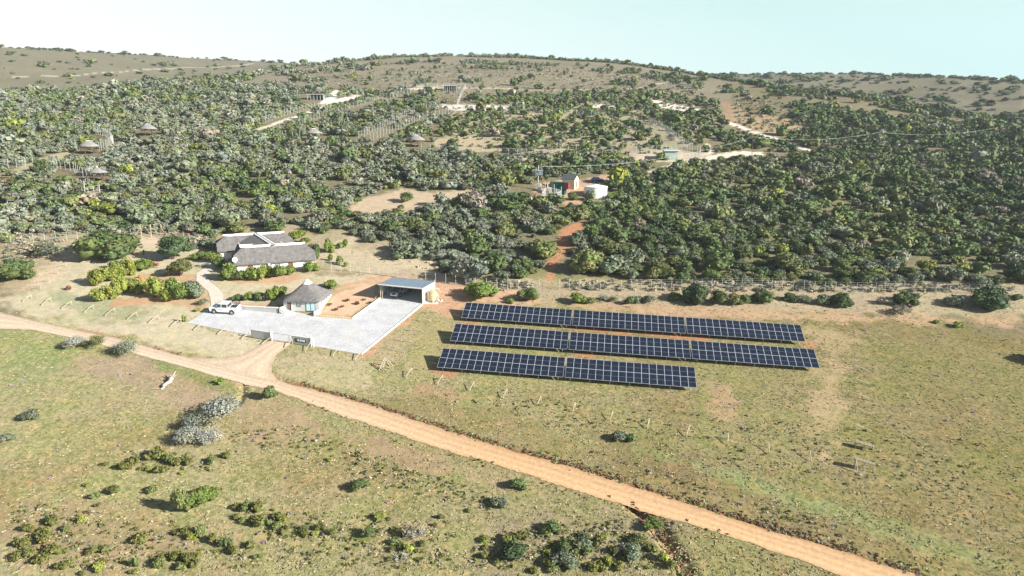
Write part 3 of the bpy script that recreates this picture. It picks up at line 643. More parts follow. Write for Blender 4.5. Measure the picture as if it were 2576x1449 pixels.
# block edging of the planted bed
ed=empty('bed_edging',P(793,797),0,'row of cream half round blocks edging the red soil bed','edging'); inv=ed.matrix_basis.inverted()
mb=MB(); e0=P(794,796.5); e1=P(887,803.5)
for i in range(26):
    p=e0.lerp(e1,i/25); p.z=float(g(p.x,p.y)); mb.lathe((p.x-ed.location.x,p.y-ed.location.y,p.z-ed.location.z),[(.14,-.1),(.15,.12),(.13,.36),(.06,.38)],8)
mb.build('block',M['brickc'],ed)
mb=MB(); e0=P(888,802.5); e1=P(956,753.5); ang=math.atan2(e1.y-e0.y,e1.x-e0.x); L_=(e1-e0).xy.length; mid=(e0+e1)/2
ko=MB().box((0,0,0),(L_,.3,.45)).build('kerb',M['cap']); ko.location=(mid.x,mid.y,mid.z+.15); ko.rotation_euler=(0,-math.asin((e1.z-e0.z)/L_),ang); tag(ko,'low white kerb wall along the right side of the red soil bed','kerb')
e0=P(909,892); e1=P(1063,766.5); ang=math.atan2(e1.y-e0.y,e1.x-e0.x); L_=(e1-e0).xy.length; mid=(e0+e1)/2
ko=MB().box((0,0,0),(L_,.18,.3)).build('kerb',M['cap']); ko.location=(mid.x,mid.y,mid.z+.06); ko.rotation_euler=(0,-math.asin((e1.z-e0.z)/L_),ang); tag(ko,'long white kerb along the right edge of the parking area up to the carport','kerb')
# --- carport
cp=empty('carport',CFL,math.atan2(cdx.y,cdx.x),'open fronted carport with blue grey sheet roof and white right side wall','carport')
hFL=hgt(CFL,713); hFR=hgt(CFR,725); hf=(hFL+hFR)/2
zb=lambda v:v.z-CFL.z
pBL=Vector((cBL.x,cBL.y,CFL.z)); hb_=hgt(pBL,698)
print('carport',cw,hFL,hFR,'back roof',hb_)
hb_=max(hb_,hf-.2); zR=CFR.z-CFL.z; zB=.8
D_=CDEPTH
rfv=[(-.3,-.35,hf),(cw+.3,-.35,hf+zR),(cw+.3,D_+.2,hb_+zR),(-.3,D_+.2,hb_)]
nrib=34; top=[]; 
for i in range(nrib*2+1):
    t=i/(nrib*2); zz=.04*(i%2); x=-.3+(cw+.6)*t; top+= [(x,-.35,hf+zR*t+zz),(x,D_+.2,hb_+zR*t+zz)]
mb=MB(); mb.add(top,[(2*i,2*i+2,2*i+3,2*i+1) for i in range(nrib*2)]); mb.build('roof',M['roofblue'],cp)
mb=MB(); mb.add([(-.32,-.42,hf-.16),(cw+.32,-.42,hf+zR-.16),(cw+.32,-.42,hf+zR+.05),(-.32,-.42,hf+.05),(-.32,-.36,hf-.16),(cw+.32,-.36,hf+zR-.16),(cw+.32,-.36,hf+zR+.05),(-.32,-.36,hf+.05)],[(0,1,2,3),(7,6,5,4),(3,2,6,7),(0,4,5,1),(0,3,7,4),(1,5,6,2)]); mb.build('gutter',M['cap'],cp)
mb=MB(); mb.bar((-.1,-.1,hf-.28),(cw+.1,-.1,hf+zR-.28),.09,4); mb.build('beam',M['dwood'],cp)
for i,x in enumerate((0,.38,cw)):
    MB().bar((x,0 if i!=1 else .0,-.3+zR*x/cw),(x,0,hf-.3+zR*x/cw),.09 if i!=1 else .06,6).build('post',M['wood'],cp)
for y in (D_*.5,D_):
    for x in (0,cw*.33,cw*.66,cw) if y==D_ else (0,): MB().bar((x,y,0),(x,y,hb_-.1),.06,6).build('post',M['galv'],cp)
mb=MB(); zt=hf+zR-.12; mb.add([(cw+.05,.0,-.4+zR),(cw+.05,D_,.4+zR),(cw+.05,D_,hb_+zR-.05),(cw+.05,0,zt),(cw+.11,.0,-.4+zR),(cw+.11,D_,.4+zR),(cw+.11,D_,hb_+zR-.05),(cw+.11,0,zt)],[(3,2,1,0),(4,5,6,7),(0,1,5,4),(1,2,6,5),(2,3,7,6),(3,0,4,7)]); mb.build('side_wall',M['white'],cp)
mb=MB(); mb.add([(-.02,.2,.9),(-.02,D_,1.5),(-.02,D_,hb_-.1),(-.02,.2,hf-.15),(.03,.2,.9),(.03,D_,1.5),(.03,D_,hb_-.1),(.03,.2,hf-.15)],[(3,2,1,0),(4,5,6,7),(0,1,5,4),(1,2,6,5),(2,3,7,6),(3,0,4,7)]); mb.build('side_screen',M['galv'],cp)
mb=MB()
for i in range(60):
    x=.2+(cw-.4)*i/59
    if i%4==0 or x>cw*.62: mb.bar((x,D_-.05,.6),(x+.1*math.sin(i*3),D_-.05,hb_-.2),.07,5)
    else: mb.box((x,D_-.05,1.5),(.14,.05,2.1))
mb.build('pole_screen',M['dwood'],cp)
# --- tank
tk=P(1085.5,761.5); 
TKR=.85
t_=empty('water_tank',G(tk.x,tk.y+TKR,0),0,'sand coloured ribbed plastic water tank beside the carport','water tank')
mb=MB().lathe((0,0,-.2),[(TKR,0),(TKR,.35),(TKR+.03,.4),(TKR,.45),(TKR,.85),(TKR+.03,.9),(TKR,.95),(TKR,1.35),(TKR+.03,1.4),(TKR,1.45),(TKR,1.9),(TKR+.04,2.0),(TKR+.04,2.1),(TKR*.92,2.14),(TKR*.5,2.25),(.28,2.3)],24); mb.build('tank_body',M['tank'],t_,smooth=True)
MB().lathe((0,0,2.1),[(.28,0),(.28,.08),(.2,.1)],14).build('lid',M['tank'],t_)
MB().bar((.1,-TKR-.02,.25),(.1,-TKR-.3,.25),.05).bar((.1,-TKR-.3,.3),(.1,-TKR-.3,-.3),.05).build('outlet_pipe',M['dark'],t_)
def rocks(name,pts,label,cat,m='stone',group=None,seed=1):
    rr_=random.Random(seed); mb=MB(); c0=Vector(pts[0][:3])
    for x,y,z,s in pts:
        import mathutils
        vs=[];
        for i in range(12):
            t=i*2.399; zz=1-2*(i+.5)/12; r_=math.sqrt(1-zz*zz); k=s*rr_.uniform(.7,1.15); vs.append((x-c0.x+math.cos(t)*r_*k,y-c0.y+math.sin(t)*r_*k,z-c0.z+zz*k*.8+s*.4))
        bm_=bpy.data.meshes.new('t'); 
        import bmesh as _b
        q=_b.new(); vv=[q.verts.new(v) for v in vs]; _b.ops.convex_hull(q,input=vv); q.verts.ensure_lookup_table()
        q.verts.index_update(); mb.add([v.co[:] for v in q.verts],[[v.index for v in f.verts] for f in q.faces]); q.free(); bpy.data.meshes.remove(bm_)
    o=mb.build(name,M[m]); o.location=c0; return tag(o,label,cat,group)
def rk(px,py,n,sp,s0,seed):
    r_=random.Random(seed); c0=P(px,py); L=[]
    for i in range(n):
        a=r_.uniform(0,6.28); d=sp*math.sqrt(r_.random()); p=G(c0.x+math.cos(a)*d,c0.y+math.sin(a)*d*.8,max(0,(sp-d))*.35); L.append((*p,s0*r_.uniform(.6,1.2)))
    return L
rocks('rock_pile',rk(1101,757,26,.9,.3,3),'heap of pale rocks piled against the right side of the tan tank','rock pile')
rocks('rock_pile',rk(1097,729,10,.6,.28,4),'small heap of pale rocks at the back corner of the carport','rock pile')
rocks('rock_pile',rk(951,749,12,.7,.24,5),'pale stones heaped at the front left foot of the carport','rock pile')
# ---------------------------------------------------------------- pickup truck
def wheel(par,x,y,r=.38,w=.26):
    mb=MB(); mb.lathe((0,0,-w/2),[(r*.62,0),(r*.93,0),(r,.05),(r,w-.05),(r*.93,w),(r*.62,w)],20); t=mb.build('wheel',M['tyre'],par)
    t.location=(x,y,r); t.rotation_euler=(R(90),0,0)
    MB().lathe((0,0,-w/2-.01),[(r*.60,.0),(r*.60,w+.02)],16).lathe((0,0,-w/2-.03),[(r*.2,.0),(r*.2,w+.06)],10).build('rim',M['rim'],t)
def pickup(loc,rz,label,paint,rack,group):
    root=empty('pickup_truck',loc,rz,label,'pickup truck',group)
    def arch(cx,r,z0,n=7): return [(cx-r*math.cos(math.pi*i/n)*-1 if False else cx+r*math.cos(math.pi*(1-i/n)),z0+r*math.sin(math.pi*i/n)) for i in range(n+1)]
    z0=.42
    prof=[(-2.45,z0)]+arch(-1.5,.5,z0)+arch(1.65,.5,z0)+[(2.42,z0),(2.5,.62),(2.5,.95),(2.42,1.12),(1.25,1.2),(-.95,1.2),(-.95,1.08),(-2.45,1.08)]
    b=MB().prism(prof,-.86,.86).build('body',paint,root)
    # cab with tapered sides and raked screen
    lo=[(1.3,1.19),(-.95,1.19)]; mb=MB(); z1=1.93
    vs=[(1.28,-.84,1.19),(-.95,-.84,1.19),(-.95,.84,1.19),(1.28,.84,1.19),(.78,-.72,z1-.06),(-.9,-.72,z1-.04),(-.9,.72,z1-.04),(.78,.72,z1-.06),(.6,-.6,z1),(-.8,-.6,z1+.02),(-.8,.6,z1+.02),(.6,.6,z1)]
    mb.add(vs,[(0,4,5,1),(1,5,6,2),(2,6,7,3),(3,7,4,0),(4,8,9,5),(5,9,10,6),(6,10,11,7),(7,11,8,4),(8,11,10,9)]); mb.build('cab',paint,root)
    def quad(nm,pts,m,par=root,off=(0,0,0)):
        mb=MB(); p=[Vector(q)+Vector(off) for q in pts]; nrm=(p[1]-p[0]).cross(p[2]-p[0]).normalized()*.012
        mb.add([q+nrm for q in p]+[q-nrm for q in p],[(0,1,2,3),(7,6,5,4),(0,4,5,1),(1,5,6,2),(2,6,7,3),(3,7,4,0)]); return mb.build(nm,m,par)
    quad('windscreen',[(1.24,-.70,1.25),(1.24,.70,1.25),(.84,.62,1.84),(.84,-.62,1.84)],M['glass'],off=(.012,0,.01))
    for s in (-1,1):
        y0,y1=.838*s,.738*s
        for x0,x1,x2,x3 in ((.32,1.08,.78,.32),(-.72,.12,.12,-.68)):
            q=[(x0,y0,1.27),(x1,y0,1.27),(x2,y1,1.80),(x3,y1,1.80)]; quad('side_window',q if s>0 else q[::-1],M['glass'],off=(0,.012*s,0))
        MB().box((2.49,.62*s,.86),(.06,.26,.2)).build('headlight',M['lamp'],root)
        MB().box((1.0,.97*s,1.28),(.1,.16,.16)).build('mirror',M['dark'],root)
        MB().bar((-.9,.88*s,.45),(1.05,.88*s,.45),.05).build('side_step',M['galv'],root)
        MB().box((.45,.868*s,.86),(.62,.012,.16)).build('door_lettering',M['galv'],root)
        MB().box((-2.46,.72*s,.9),(.04,.16,.26)).build('tail_light',M['red'],root)
    quad('rear_window',[(-.96,.6,1.3),(-.96,-.6,1.3),(-.92,-.56,1.78),(-.92,.56,1.78)],M['glass'],off=(-.012,0,0))
    MB().box((2.52,0,.86),(.05,.9,.26)).build('grille',M['dark'],root)
    MB().box((2.58,0,.58),(.16,1.6,.2)).build('bumper',M['dark'] if rack else M['galv'],root)
    mb=MB(); mb.box((-1.7,.83,1.2),(1.5,.07,.34)).box((-1.7,-.83,1.2),(1.5,.07,.34)).box((-2.43,0,1.2),(.06,1.6,.34)); mb.build('load_bed',paint,root)
    MB().box((-1.7,0,1.09),(1.44,1.56,.03)).build('bed_liner',M['dark'],root)
    if rack:
        mb=MB()
        for s in (-.8,.8):
            for z in (1.42,1.56,1.70,1.86): mb.bar((-2.4,s,z),(-1.0,s,z),.022,5)
            for x in (-2.4,-1.7,-1.0): mb.bar((x,s,1.2),(x,s,1.9),.03,5)
        for z in (1.56,1.72,1.88): mb.bar((-1.0,-.8,z),(-1.0,.8,z),.025,5); mb.bar((-2.4,-.8,z),(-2.4,.8,z),.022,5)
        mb.build('rail_rack',M['dark'],root)
    for x in (1.65,-1.5):
        for s in (-.76,.76): wheel(root,x,s)
    return root
tf=P(541.8,789.6); tr_=P(584.8,792.2); hv=(tf-tr_).xy; ta=math.atan2(hv.y,hv.x)
ctr=(tf+tr_)/2; off=Vector((math.cos(ta+math.pi/2),math.sin(ta+math.pi/2),0))
ctr=ctr-off*.76 if (ctr-off*.76).y>ctr.y else ctr+off*.76
tk_=pickup(Vector((ctr.x,ctr.y,float(g(ctr.x,ctr.y))+.07)),ta,'white double cab pickup truck with black rail rack, parked by the grey retaining wall',M['car'],True,None)
sl=math.atan(GX*math.cos(ta)+GY*math.sin(ta)); sr=math.atan(-GX*math.sin(ta)+GY*math.cos(ta))
tk_.rotation_euler=(sr,-sl,ta); tk_.scale=(1.06,1.06,1.06)
cc=CFL.xy+cdx*2.9+cdy*3.6; ca=math.atan2(-cdy.y,-cdy.x)-.25
gv=pickup(Vector((cc.x,cc.y,float(g(*cc))+.07)),ca,'dusty grey utility vehicle parked in the shade inside the carport',M['carg'],False,None); gv.rotation_euler=(0,math.atan(GY)*.9,ca)
# ---------------------------------------------------------------- vegetation
PAL={'grey':(.142,.165,.105),'silver':(.18,.20,.15),'olive':(.132,.155,.056),'mid':(.095,.135,.047),'dark':(.054,.088,.034),
 'bright':(.135,.185,.038),'yellow':(.19,.225,.045),'cushion':(.125,.135,.035),'dry':(.21,.195,.15),'redaloe':(.20,.11,.07),'flower':(.36,.24,.44),'heath':(.32,.285,.21),'clod':(.17,.09,.05),'ash':(.30,.31,.265)}
def ico(sub):
    import bmesh as _b
    q=_b.new(); _b.ops.create_icosphere(q,subdivisions=sub,radius=1); v=np.array([x.co[:] for x in q.verts]); f=np.array([[k.index for k in p.verts] for p in q.faces]); q.free(); return v,f
ICO={1:ico(1),2:ico(2)}
def bushgeo(kind,seed,nleaf,ls,h=.62,lumps=7,up=0.,core=1,spread=.5,shell=(.72,1.06),lr=(.2,.34)):
    """unit shrub: about 1 across, h high, standing on z=0; returns quads(as verts), tris"""
    r=np.random.default_rng(seed); base=np.array(PAL[kind])
    cs=[];rs_=[];tint=[]
    for i in range(lumps):
        a=r.uniform(0,6.283); d=(spread-.16)*math.sqrt(r.random()); rad=r.uniform(*lr)*(1-.35*d/spread)
        zz=r.uniform(.25,1.0)*(h-rad*.8)*(1-.7*(d/spread)**2); cs.append((d*math.cos(a),d*math.sin(a),max(rad*.45,zz))); rs_.append(rad); tint.append(r.uniform(.75,1.25)*np.array([r.uniform(.88,1.15),1,r.uniform(.8,1.15)]))
    cs.append((0,0,h*.42)); rs_.append(min(.36,h*.52)); tint.append(np.ones(3))
    cs=np.array(cs); rs_=np.array(rs_); tint=np.array(tint); pr=rs_**2/np.sum(rs_**2)
    k=r.choice(len(rs_),nleaf,p=pr); d=r.normal(size=(nleaf,3)); d/=np.linalg.norm(d,axis=1)[:,None]; d[:,2]=np.where(d[:,2]<-.25,-d[:,2],d[:,2])
    p=cs[k]+d*(rs_[k]*r.uniform(shell[0],shell[1],nleaf))[:,None]*np.array([1,1,.95]); p[:,2]=np.clip(p[:,2],.02,None)
    nrm=d+r.normal(size=(nleaf,3))*.75+np.array([0,0,.15]); nrm/=np.linalg.norm(nrm,axis=1)[:,None]
    t=np.cross(nrm,r.normal(size=(nleaf,3))); t/=np.linalg.norm(t,axis=1)[:,None]
    if up>0: t=t*(1-up)+np.array([0,0,1])*up+d*.3*up; t/=np.linalg.norm(t,axis=1)[:,None]
    b=np.cross(nrm,t); b/=np.linalg.norm(b,axis=1)[:,None]; s=ls*r.uniform(.6,1.35,nleaf)[:,None]
    v=np.stack([p-t*s*.6,p+b*s*.42,p+t*s*.65,p-b*s*.42],1).reshape(-1,3)
    c=base*tint[k]*r.uniform(.8,1.2,nleaf)[:,None]*np.stack([r.uniform(.9,1.12,nleaf),np.ones(nleaf),r.uniform(.85,1.15,nleaf)],1); c=np.repeat(c,4,0)
    f=np.arange(nleaf*4).reshape(-1,4)
    V=[v];Fq=[f];C=[c];n0=len(v)
    if core:
        iv,if_=ICO[core]
        for j in range(len(rs_)):
            w=iv*(rs_[j]*.74)*(1+.16*r.normal(size=(len(iv),1)))+cs[j]; w[:,2]=np.clip(w[:,2],0,None)
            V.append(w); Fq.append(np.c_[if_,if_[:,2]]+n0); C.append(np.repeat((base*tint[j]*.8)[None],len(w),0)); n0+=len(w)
    return np.concatenate(V),Fq,np.concatenate(C)
def mk(name,V,Fq,C):
    # quads and degenerate-free triangles in one mesh
    q=Fq[0]; tr=np.concatenate([f[:,:3] for f in Fq[1:]]) if len(Fq)>1 else np.zeros((0,3),int)
    me=bpy.data.meshes.new(name); me.vertices.add(len(V)); me.vertices.foreach_set('co',V.astype(np.float32).ravel())
    li=np.concatenate([q.ravel(),tr.ravel()]).astype(np.int32); me.loops.add(len(li)); me.loops.foreach_set('vertex_index',li)
    ls_=np.concatenate([np.arange(len(q))*4,len(q)*4+np.arange(len(tr))*3]).astype(np.int32); me.polygons.add(len(ls_)); me.polygons.foreach_set('loop_start',ls_)
    a=me.color_attributes.new('col','FLOAT_COLOR','POINT'); c=np.ones((len(V),4),np.float32); c[:,:3]=C; a.data.foreach_set('color',c.ravel())
    me.update(calc_edges=True); me.materials.append(M['leaf']); return me
PROTO={}
def proto(kind,i,cls='bush'):
    key=(kind,i,cls)
    if key not in PROTO:
        sd_=hash_(kind)*31+i*7+len(cls)
        if cls=='bush': a=bushgeo(kind,sd_,620,.075,h=.66,lumps=9)
        elif cls=='big': a=bushgeo(kind,sd_,1900,.046,h=.55,lumps=18,core=2,lr=(.13,.25))
        elif cls=='tree': a=bushgeo(kind,sd_,1500,.055,h=.8,lumps=15,core=2,lr=(.15,.28))
        elif cls=='wispy': a=bushgeo(kind,sd_,620,.062,h=.6,lumps=11,core=0,shell=(.3,1.15),lr=(.14,.26))
        elif cls=='wispybig': a=bushgeo(kind,sd_,3400,.03,h=.55,lumps=16,core=0,shell=(.2,1.2),lr=(.14,.26))
        elif cls=='low': a=bushgeo(kind,sd_,190,.11,h=.5,lumps=5)
        elif cls=='spiky': a=bushgeo(kind,sd_,60,.34,h=.5,lumps=3,core=0,up=.7,spread=.3,shell=(.2,.8),lr=(.12,.2))
        PROTO[key]=mk(cls+'_foliage',*a)
    return PROTO[key]
def hash_(s): return sum(ord(c)*(i+3) for i,c in enumerate(s))
KN={'grey':'grey green','silver':'silvery grey','olive':'olive green','mid':'mid green','dark':'dark green','bright':'bright green','yellow':'yellow green','cushion':'olive cushion','dry':'dry straw coloured','redaloe':'reddish spiky','flower':'purple flowered','heath':'pale brown','ash':'ashy grey'}
def plant(x,y,w,h,kind,cls='bush',name='shrub',i=0,trunk=False,clsup=False):
    """x,y = photo position of the foot, w,h = photo size"""
    if 500<y<800 and x<560 and cls!='wispybig': w*=1.15; h*=1.12
    p=P(x,y); _,_,dp=proj(p); W=w*dp/F; aw=p.xy.normalized(); c0=p.xy+aw*W*.42; q=G(c0.x,c0.y)
    H=max(.34*W,(h*dp/F-W*.36)/.93)
    if cls=='big' : H=max(H,.3*W)
    H=max((.66 if cls=='tree' else .42)*W,(h*dp/F-W*.26)/.94)
    me=proto(kind,i%3,cls); co=np.empty(len(me.vertices)*3,np.float32); me.vertices.foreach_get('co',co); co=co.reshape(-1,3); hz=float(np.percentile(co[:,2],99.5)); W=W/float(np.percentile(np.hypot(co[:,0],co[:,1]),98.5)*2)
    rz=random.uniform(0,6.28)
    if trunk:
        o=bpy.data.objects.new(name,None); COL.objects.link(o); o.location=q; o.rotation_euler=(0,0,rz)
        cr_=link('crown',me,o); cr_.location=(0,0,H*.18); cr_.scale=(W,W,H*.82/hz)
        mb=MB()
        for k in range(4): a=k*1.7; mb.bar((0,0,-.2),(math.cos(a)*W*.2,math.sin(a)*W*.2,H*.6),.13,6,.05)
        mb.build('trunk',M['trunk'],o)
    else:
        o=link(name,me); o.location=q; o.rotation_euler=(0,0,rz); o.scale=(W,W,H/hz)
    o['_k']=kind; o['_x']=x; return o
def group(items,place,cat='shrub',grp=None,noun='shrub'):
    """items: list of objects; unique labels by colour and order from the left"""
    by={}
    for o in sorted(items,key=lambda o:o['_x']): by.setdefault(o['_k'],[]).append(o)
    for k,L in by.items():
        for i,o in enumerate(L):
            t=f"{KN[k]} {noun} {place}" if len(L)==1 else f"{ordn(i+1)} {KN[k]} {noun} from the left, {place}"
            tag(o,t,cat,grp)
            del o['_k']; del o['_x']
def rowp(L,place,cat='shrub',grp=None,noun='shrub'):
    obs=[]
    for n_,t in enumerate(L):
        x,y,w,h,k=t[:5]; cls=t[5] if len(t)>5 else 'bush'; obs.append(plant(x,y,w,h,k,cls,{'shrub':'shrub','tree':'tree','plant':'plant'}.get(cat,'shrub'),n_,trunk=(cls=='tree')))
    group(obs,place,cat,grp,noun); return obs
# garden left of the house
rowp([(50,711,92,56,'mid','big')],'standing alone at the left edge of the lawn')
rowp([(118,655,72,28,'grey','wispy')],'lying low in the dry grass beyond the left lawn')
rowp([(266,668,142,54,'mid','big')],'spreading as a wide mound on the left lawn')
rowp([(437,664,80,66,'dark','tree'),(455,703,56,48,'olive','tree')],'over the garden benches beside the curving path','tree','garden trees','round tree')
rowp([(358,688,54,38,'bright'),(250,722,44,46,'yellow'),(281,715,46,44,'yellow'),(303,705,40,38,'yellow'),(322,699,38,50,'yellow'),(289,682,32,28,'bright')],'in the upper left garden clump',grp='rounded garden shrubs')
rowp([(250,763,40,38,'yellow'),(272,760,44,42,'yellow'),(300,752,46,50,'yellow'),(325,740,36,40,'bright'),(347,743,42,42,'yellow'),(392,757,48,58,'yellow'),(428,764,32,34,'yellow'),(433,744,46,44,'bright'),(456,764,46,48,'bright'),(489,758,56,52,'grey'),(478,732,38,26,'yellow')],'in the lower garden bed by the path',grp='rounded garden shrubs')
rowp([(511,771,30,20,'grey','wispy'),(500,786,18,12,'yellow','low'),(462,813,17,22,'yellow','low')],'on the lawn edge near the pickup truck',grp='small plants by the parking area')
rowp([(174,731,11,14,'redaloe','spiky')],'alone on the lawn near the left boundary frames','plant',noun='aloe')
rowp([(575,712,52,54,'bright','bush'),(608,710,32,34,'mid'),(633,712,40,44,'bright'),(658,710,34,46,'yellow'),(680,700,26,32,'bright'),(704,704,40,42,'bright'),(730,694,38,30,'bright'),(783,687,46,34,'bright')],'against the front wall of the house',grp='shrubs along the house front')
rowp([(508,655,30,24,'mid'),(489,657,26,20,'bright'),(536,664,38,32,'bright'),(552,680,32,34,'mid'),(535,618,18,32,'mid')],'beside the left gable of the house',grp='shrubs beside the house gable')
rowp([(596,761,36,20,'mid'),(626,760,34,28,'bright'),(651,760,30,28,'mid'),(681,761,30,36,'bright'),(697,753,36,36,'bright'),(714,744,26,26,'mid')],'in the hedge above the retaining wall',grp='hedge shrubs above the retaining wall')
rowp([(834,729,40,28,'bright')],'on the lawn behind the square hut')
rowp([(748,607,52,32,'yellow'),(720,618,44,18,'mid'),(797,656,24,44,'mid'),(767,616,34,20,'bright'),(829,638,30,40,'bright'),(855,628,18,20,'bright'),(869,624,14,24,'bright'),(855,668,20,26,'bright'),(871,672,14,14,'yellow'),(832,658,14,20,'bright'),(785,632,28,22,'olive'),(690,592,70,14,'mid'),(600,592,60,12,'olive')],'behind and right of the thatched house',grp='shrubs behind the house')
# along the fence north of the panels
rowp([(1211,764,95,34,'bright','big'),(1284,766,23,18,'bright'),(1328,766,58,46,'mid','big'),(1454,770,50,38,'bright'),(1485,768,34,20,'olive'),(1517,763,38,24,'silver','wispy'),(1543,764,32,20,'grey','wispy'),(1583,770,32,28,'mid'),(1600,766,34,24,'grey'),(1629,768,42,28,'grey'),(1696,760,36,28,'bright'),(1751,773,78,64,'dark','big'),(1807,774,52,48,'mid'),(1847,772,46,38,'olive'),(1873,772,38,34,'mid'),(1918,770,62,46,'mid','big'),(1988,764,46,28,'mid'),(2021,766,40,28,'grey'),(2070,772,50,36,'grey'),(2114,777,62,46,'dark','big'),(2225,770,42,24,'dry','wispy'),(2281,775,74,44,'mid','big'),(2262,798,56,20,'dry','wispy'),(2403,777,60,36,'grey'),(2488,788,124,68,'dark','big'),(2412,828,34,20,'bright','low'),(2353,816,22,12,'bright','low'),(2555,758,34,22,'mid')],'between the wire fence and solar field',grp='shrubs in front of the wire fence')
# beside the dirt road
rowp([(190,882,62,40,'ash','wispybig'),(240,884,60,44,'olive','wispybig'),(172,880,30,24,'mid','low'),(320,903,66,50,'silver','wispybig'),(678,1011,42,44,'mid'),(556,970,32,16,'bright','low')],'on the verge below the dirt road',grp='roadside shrubs')
rowp([(560,1078,128,74,'ash','wispybig'),(503,1096,80,58,'silver','wispybig'),(530,1130,70,52,'ash','wispybig'),(476,1130,84,56,'ash','wispybig')],'in the grey thicket on the grassland',grp='grey thicket on the left grassland')
rowp([(508,1288,92,56,'bright','big'),(459,1302,52,78,'olive','bush'),(78,1063,50,24,'grey'),(19,1118,46,28,'grey')],'standing alone on the left grassland',grp='shrubs on the left grassland')
rowp([(1555,1117,50,28,'grey'),(1585,1120,40,18,'mid','low')],'above the road bank on the right')
cush='''340,1167,30,12;358,1183,16,8;395,1160,46,30;425,1165,30,22;447,1175,26,22;465,1160,18,14;472,1172,18,18;375,1188,20,14;310,1190,36,20;400,1195,30,16;415,1190,28,14;530,1170,22,18;572,1155,22,16;455,1195,12,8;265,1175,18,12;
388,1243,30,20;283,1248,36,20;241,1258,22,18;248,1275,16,10;220,1228,18,10;66,1345,34,20;135,1325,34,22;60,1385,34,26;75,1405,40,24;140,1400,40,26;122,1370,46,24;118,1350,34,20;168,1338,24,16;110,1425,40,16;48,1412,34,22;165,1435,34,16;205,1320,26,16;
240,1400,34,18;262,1395,30,16;358,1375,40,22;340,1430,22,24;340,1445,20,12;255,1440,28,22;210,1449,20,10;405,1430,30,24;440,1420,34,26;470,1425,36,28;490,1430,24,22;500,1405,20,12;470,1350,30,22;505,1355,30,30;540,1370,24,24;570,1385,30,28;450,1350,24,14;480,1365,30,20;410,1410,20,14;455,1440,30,14;
598,1285,20,16;618,1290,30,24;650,1292,34,24;640,1280,20,14;598,1308,22,12;615,1318,24,12;650,1330,44,24;672,1325,20,16;700,1310,24,20;715,1318,22,16;710,1340,12,10;630,1385,28,18;585,1400,26,22;650,1410,22,14;618,1285,16,12;
828,1162,16,10;903,1170,14,8;700,1335,26,18;718,1335,16,12;765,1338,20,14;805,1340,24,18;795,1350,18,12;762,1355,28,18;712,1348,12,12;835,1352,24,18;955,1340,12,8;992,1345,16,10;958,1312,30,18;1108,1310,18,14;1180,1290,16,10;1095,1325,12,10;
995,1375,26,18;1010,1385,20,14;1025,1398,26,22;985,1390,20,14;980,1412,16,10;1065,1378,20,14;1010,1412,20,14;1050,1392,14,10;1218,1368,24,16;1222,1387,20,14;1280,1376,36,24;1315,1362,34,22;1305,1400,30,16;1408,1348,20,10;1378,1402,24,14;1218,1415,30,16;1250,1420,20,14;1375,1435,34,24;1468,1362,28,18;1500,1378,30,20;1520,1365,24,14;1410,1378,24,14;1460,1355,14,10;1540,1400,24,20;1480,1400,30,22;1440,1420,34,30;1530,1425,28,22;1560,1440,34,20;1500,1449,40,24;1580,1385,20,12;1600,1360,24,14;1640,1395,30,22;1665,1420,26,26;1690,1440,30,24;1390,1445,30,18;1340,1449,24,16'''
obs=[]
for i,t in enumerate(cush.replace('\n','').split(';')):
    x,y,w,h=map(float,t.split(',')); obs.append(plant(x,y+2,w*1.25,h*1.3,['cushion','yellow','cushion','olive','cushion','mid'][i*7%6] if w<34 else 'cushion','low','cushion_shrub',i))
group(obs,'low on the foreground slope','cushion shrub','low cushion shrubs in the foreground','low shrub')
rowp([(905,1245,56,28,'mid'),(1305,1240,56,32,'mid'),(1258,1285,52,22,'grey'),(925,1360,36,34,'mid'),(1295,1425,84,52,'dark','bush'),(1390,1355,60,32,'mid'),(1425,1405,60,40,'mid'),(1465,1400,56,46,'grey'),(1030,1362,40,40,'dry','wispy'),(1425,1445,80,40,'grey'),(1605,1385,56,30,'olive'),(1640,1345,60,28,'bright'),(1590,1420,70,34,'grey')],'tall among the foreground cushions',grp='taller foreground shrubs')
fl='''28,972;330,944;302,945;428,952;57,968;146,1130;300,1124;322,1078;655,1095;640,1110;124,1208;663,1369;722,1205;1268,985;1880,1048;1838,1020;1440,1155;1775,1180;2175,833;2468,835;2340,928;2358,948;2540,1245;2448,1040;2380,1062;2190,1395;1618,1075;598,1139;880,1222;975,1268'''
obs=[plant(*map(float,t.split(',')),9,5,'flower','low','flower_clump',i) for i,t in enumerate(fl.split(';'))]
group(obs,'dotted in the open grassland','flowers','purple flower clumps','flower clump')
rowp([(845,783,14,10,'redaloe','spiky'),(862,775,13,9,'redaloe','spiky'),(899,768,15,12,'redaloe','spiky'),(829,770,14,9,'redaloe','spiky'),(874,760,15,11,'redaloe','spiky'),(916,757,11,6,'olive','spiky'),(930,765,12,8,'olive','spiky')],'planted in the red soil bed','plant','aloes in the red bed','aloe')
# rocks in the cleared yard behind the fence
r_=random.Random(5); k=0
for x,y in sorted(((1074,643),(1087,639),(1108,636),(1010,650),(1052,650),(1076,662),(1094,665),(1108,666),(1118,658),(1160,662),(1100,675),(1052,672),(1070,676),(1020,648),(1090,655),(1148,680),(1037,658),(1060,640),(1125,640),(1140,668))):
    k+=1; rocks('rock',rk(x,y,3,.5,.28,50+k),f'pale rock cluster in the cleared yard behind the fence, {ordn(k)} of twenty from the left','rock',group='pale rocks in the cleared yard')
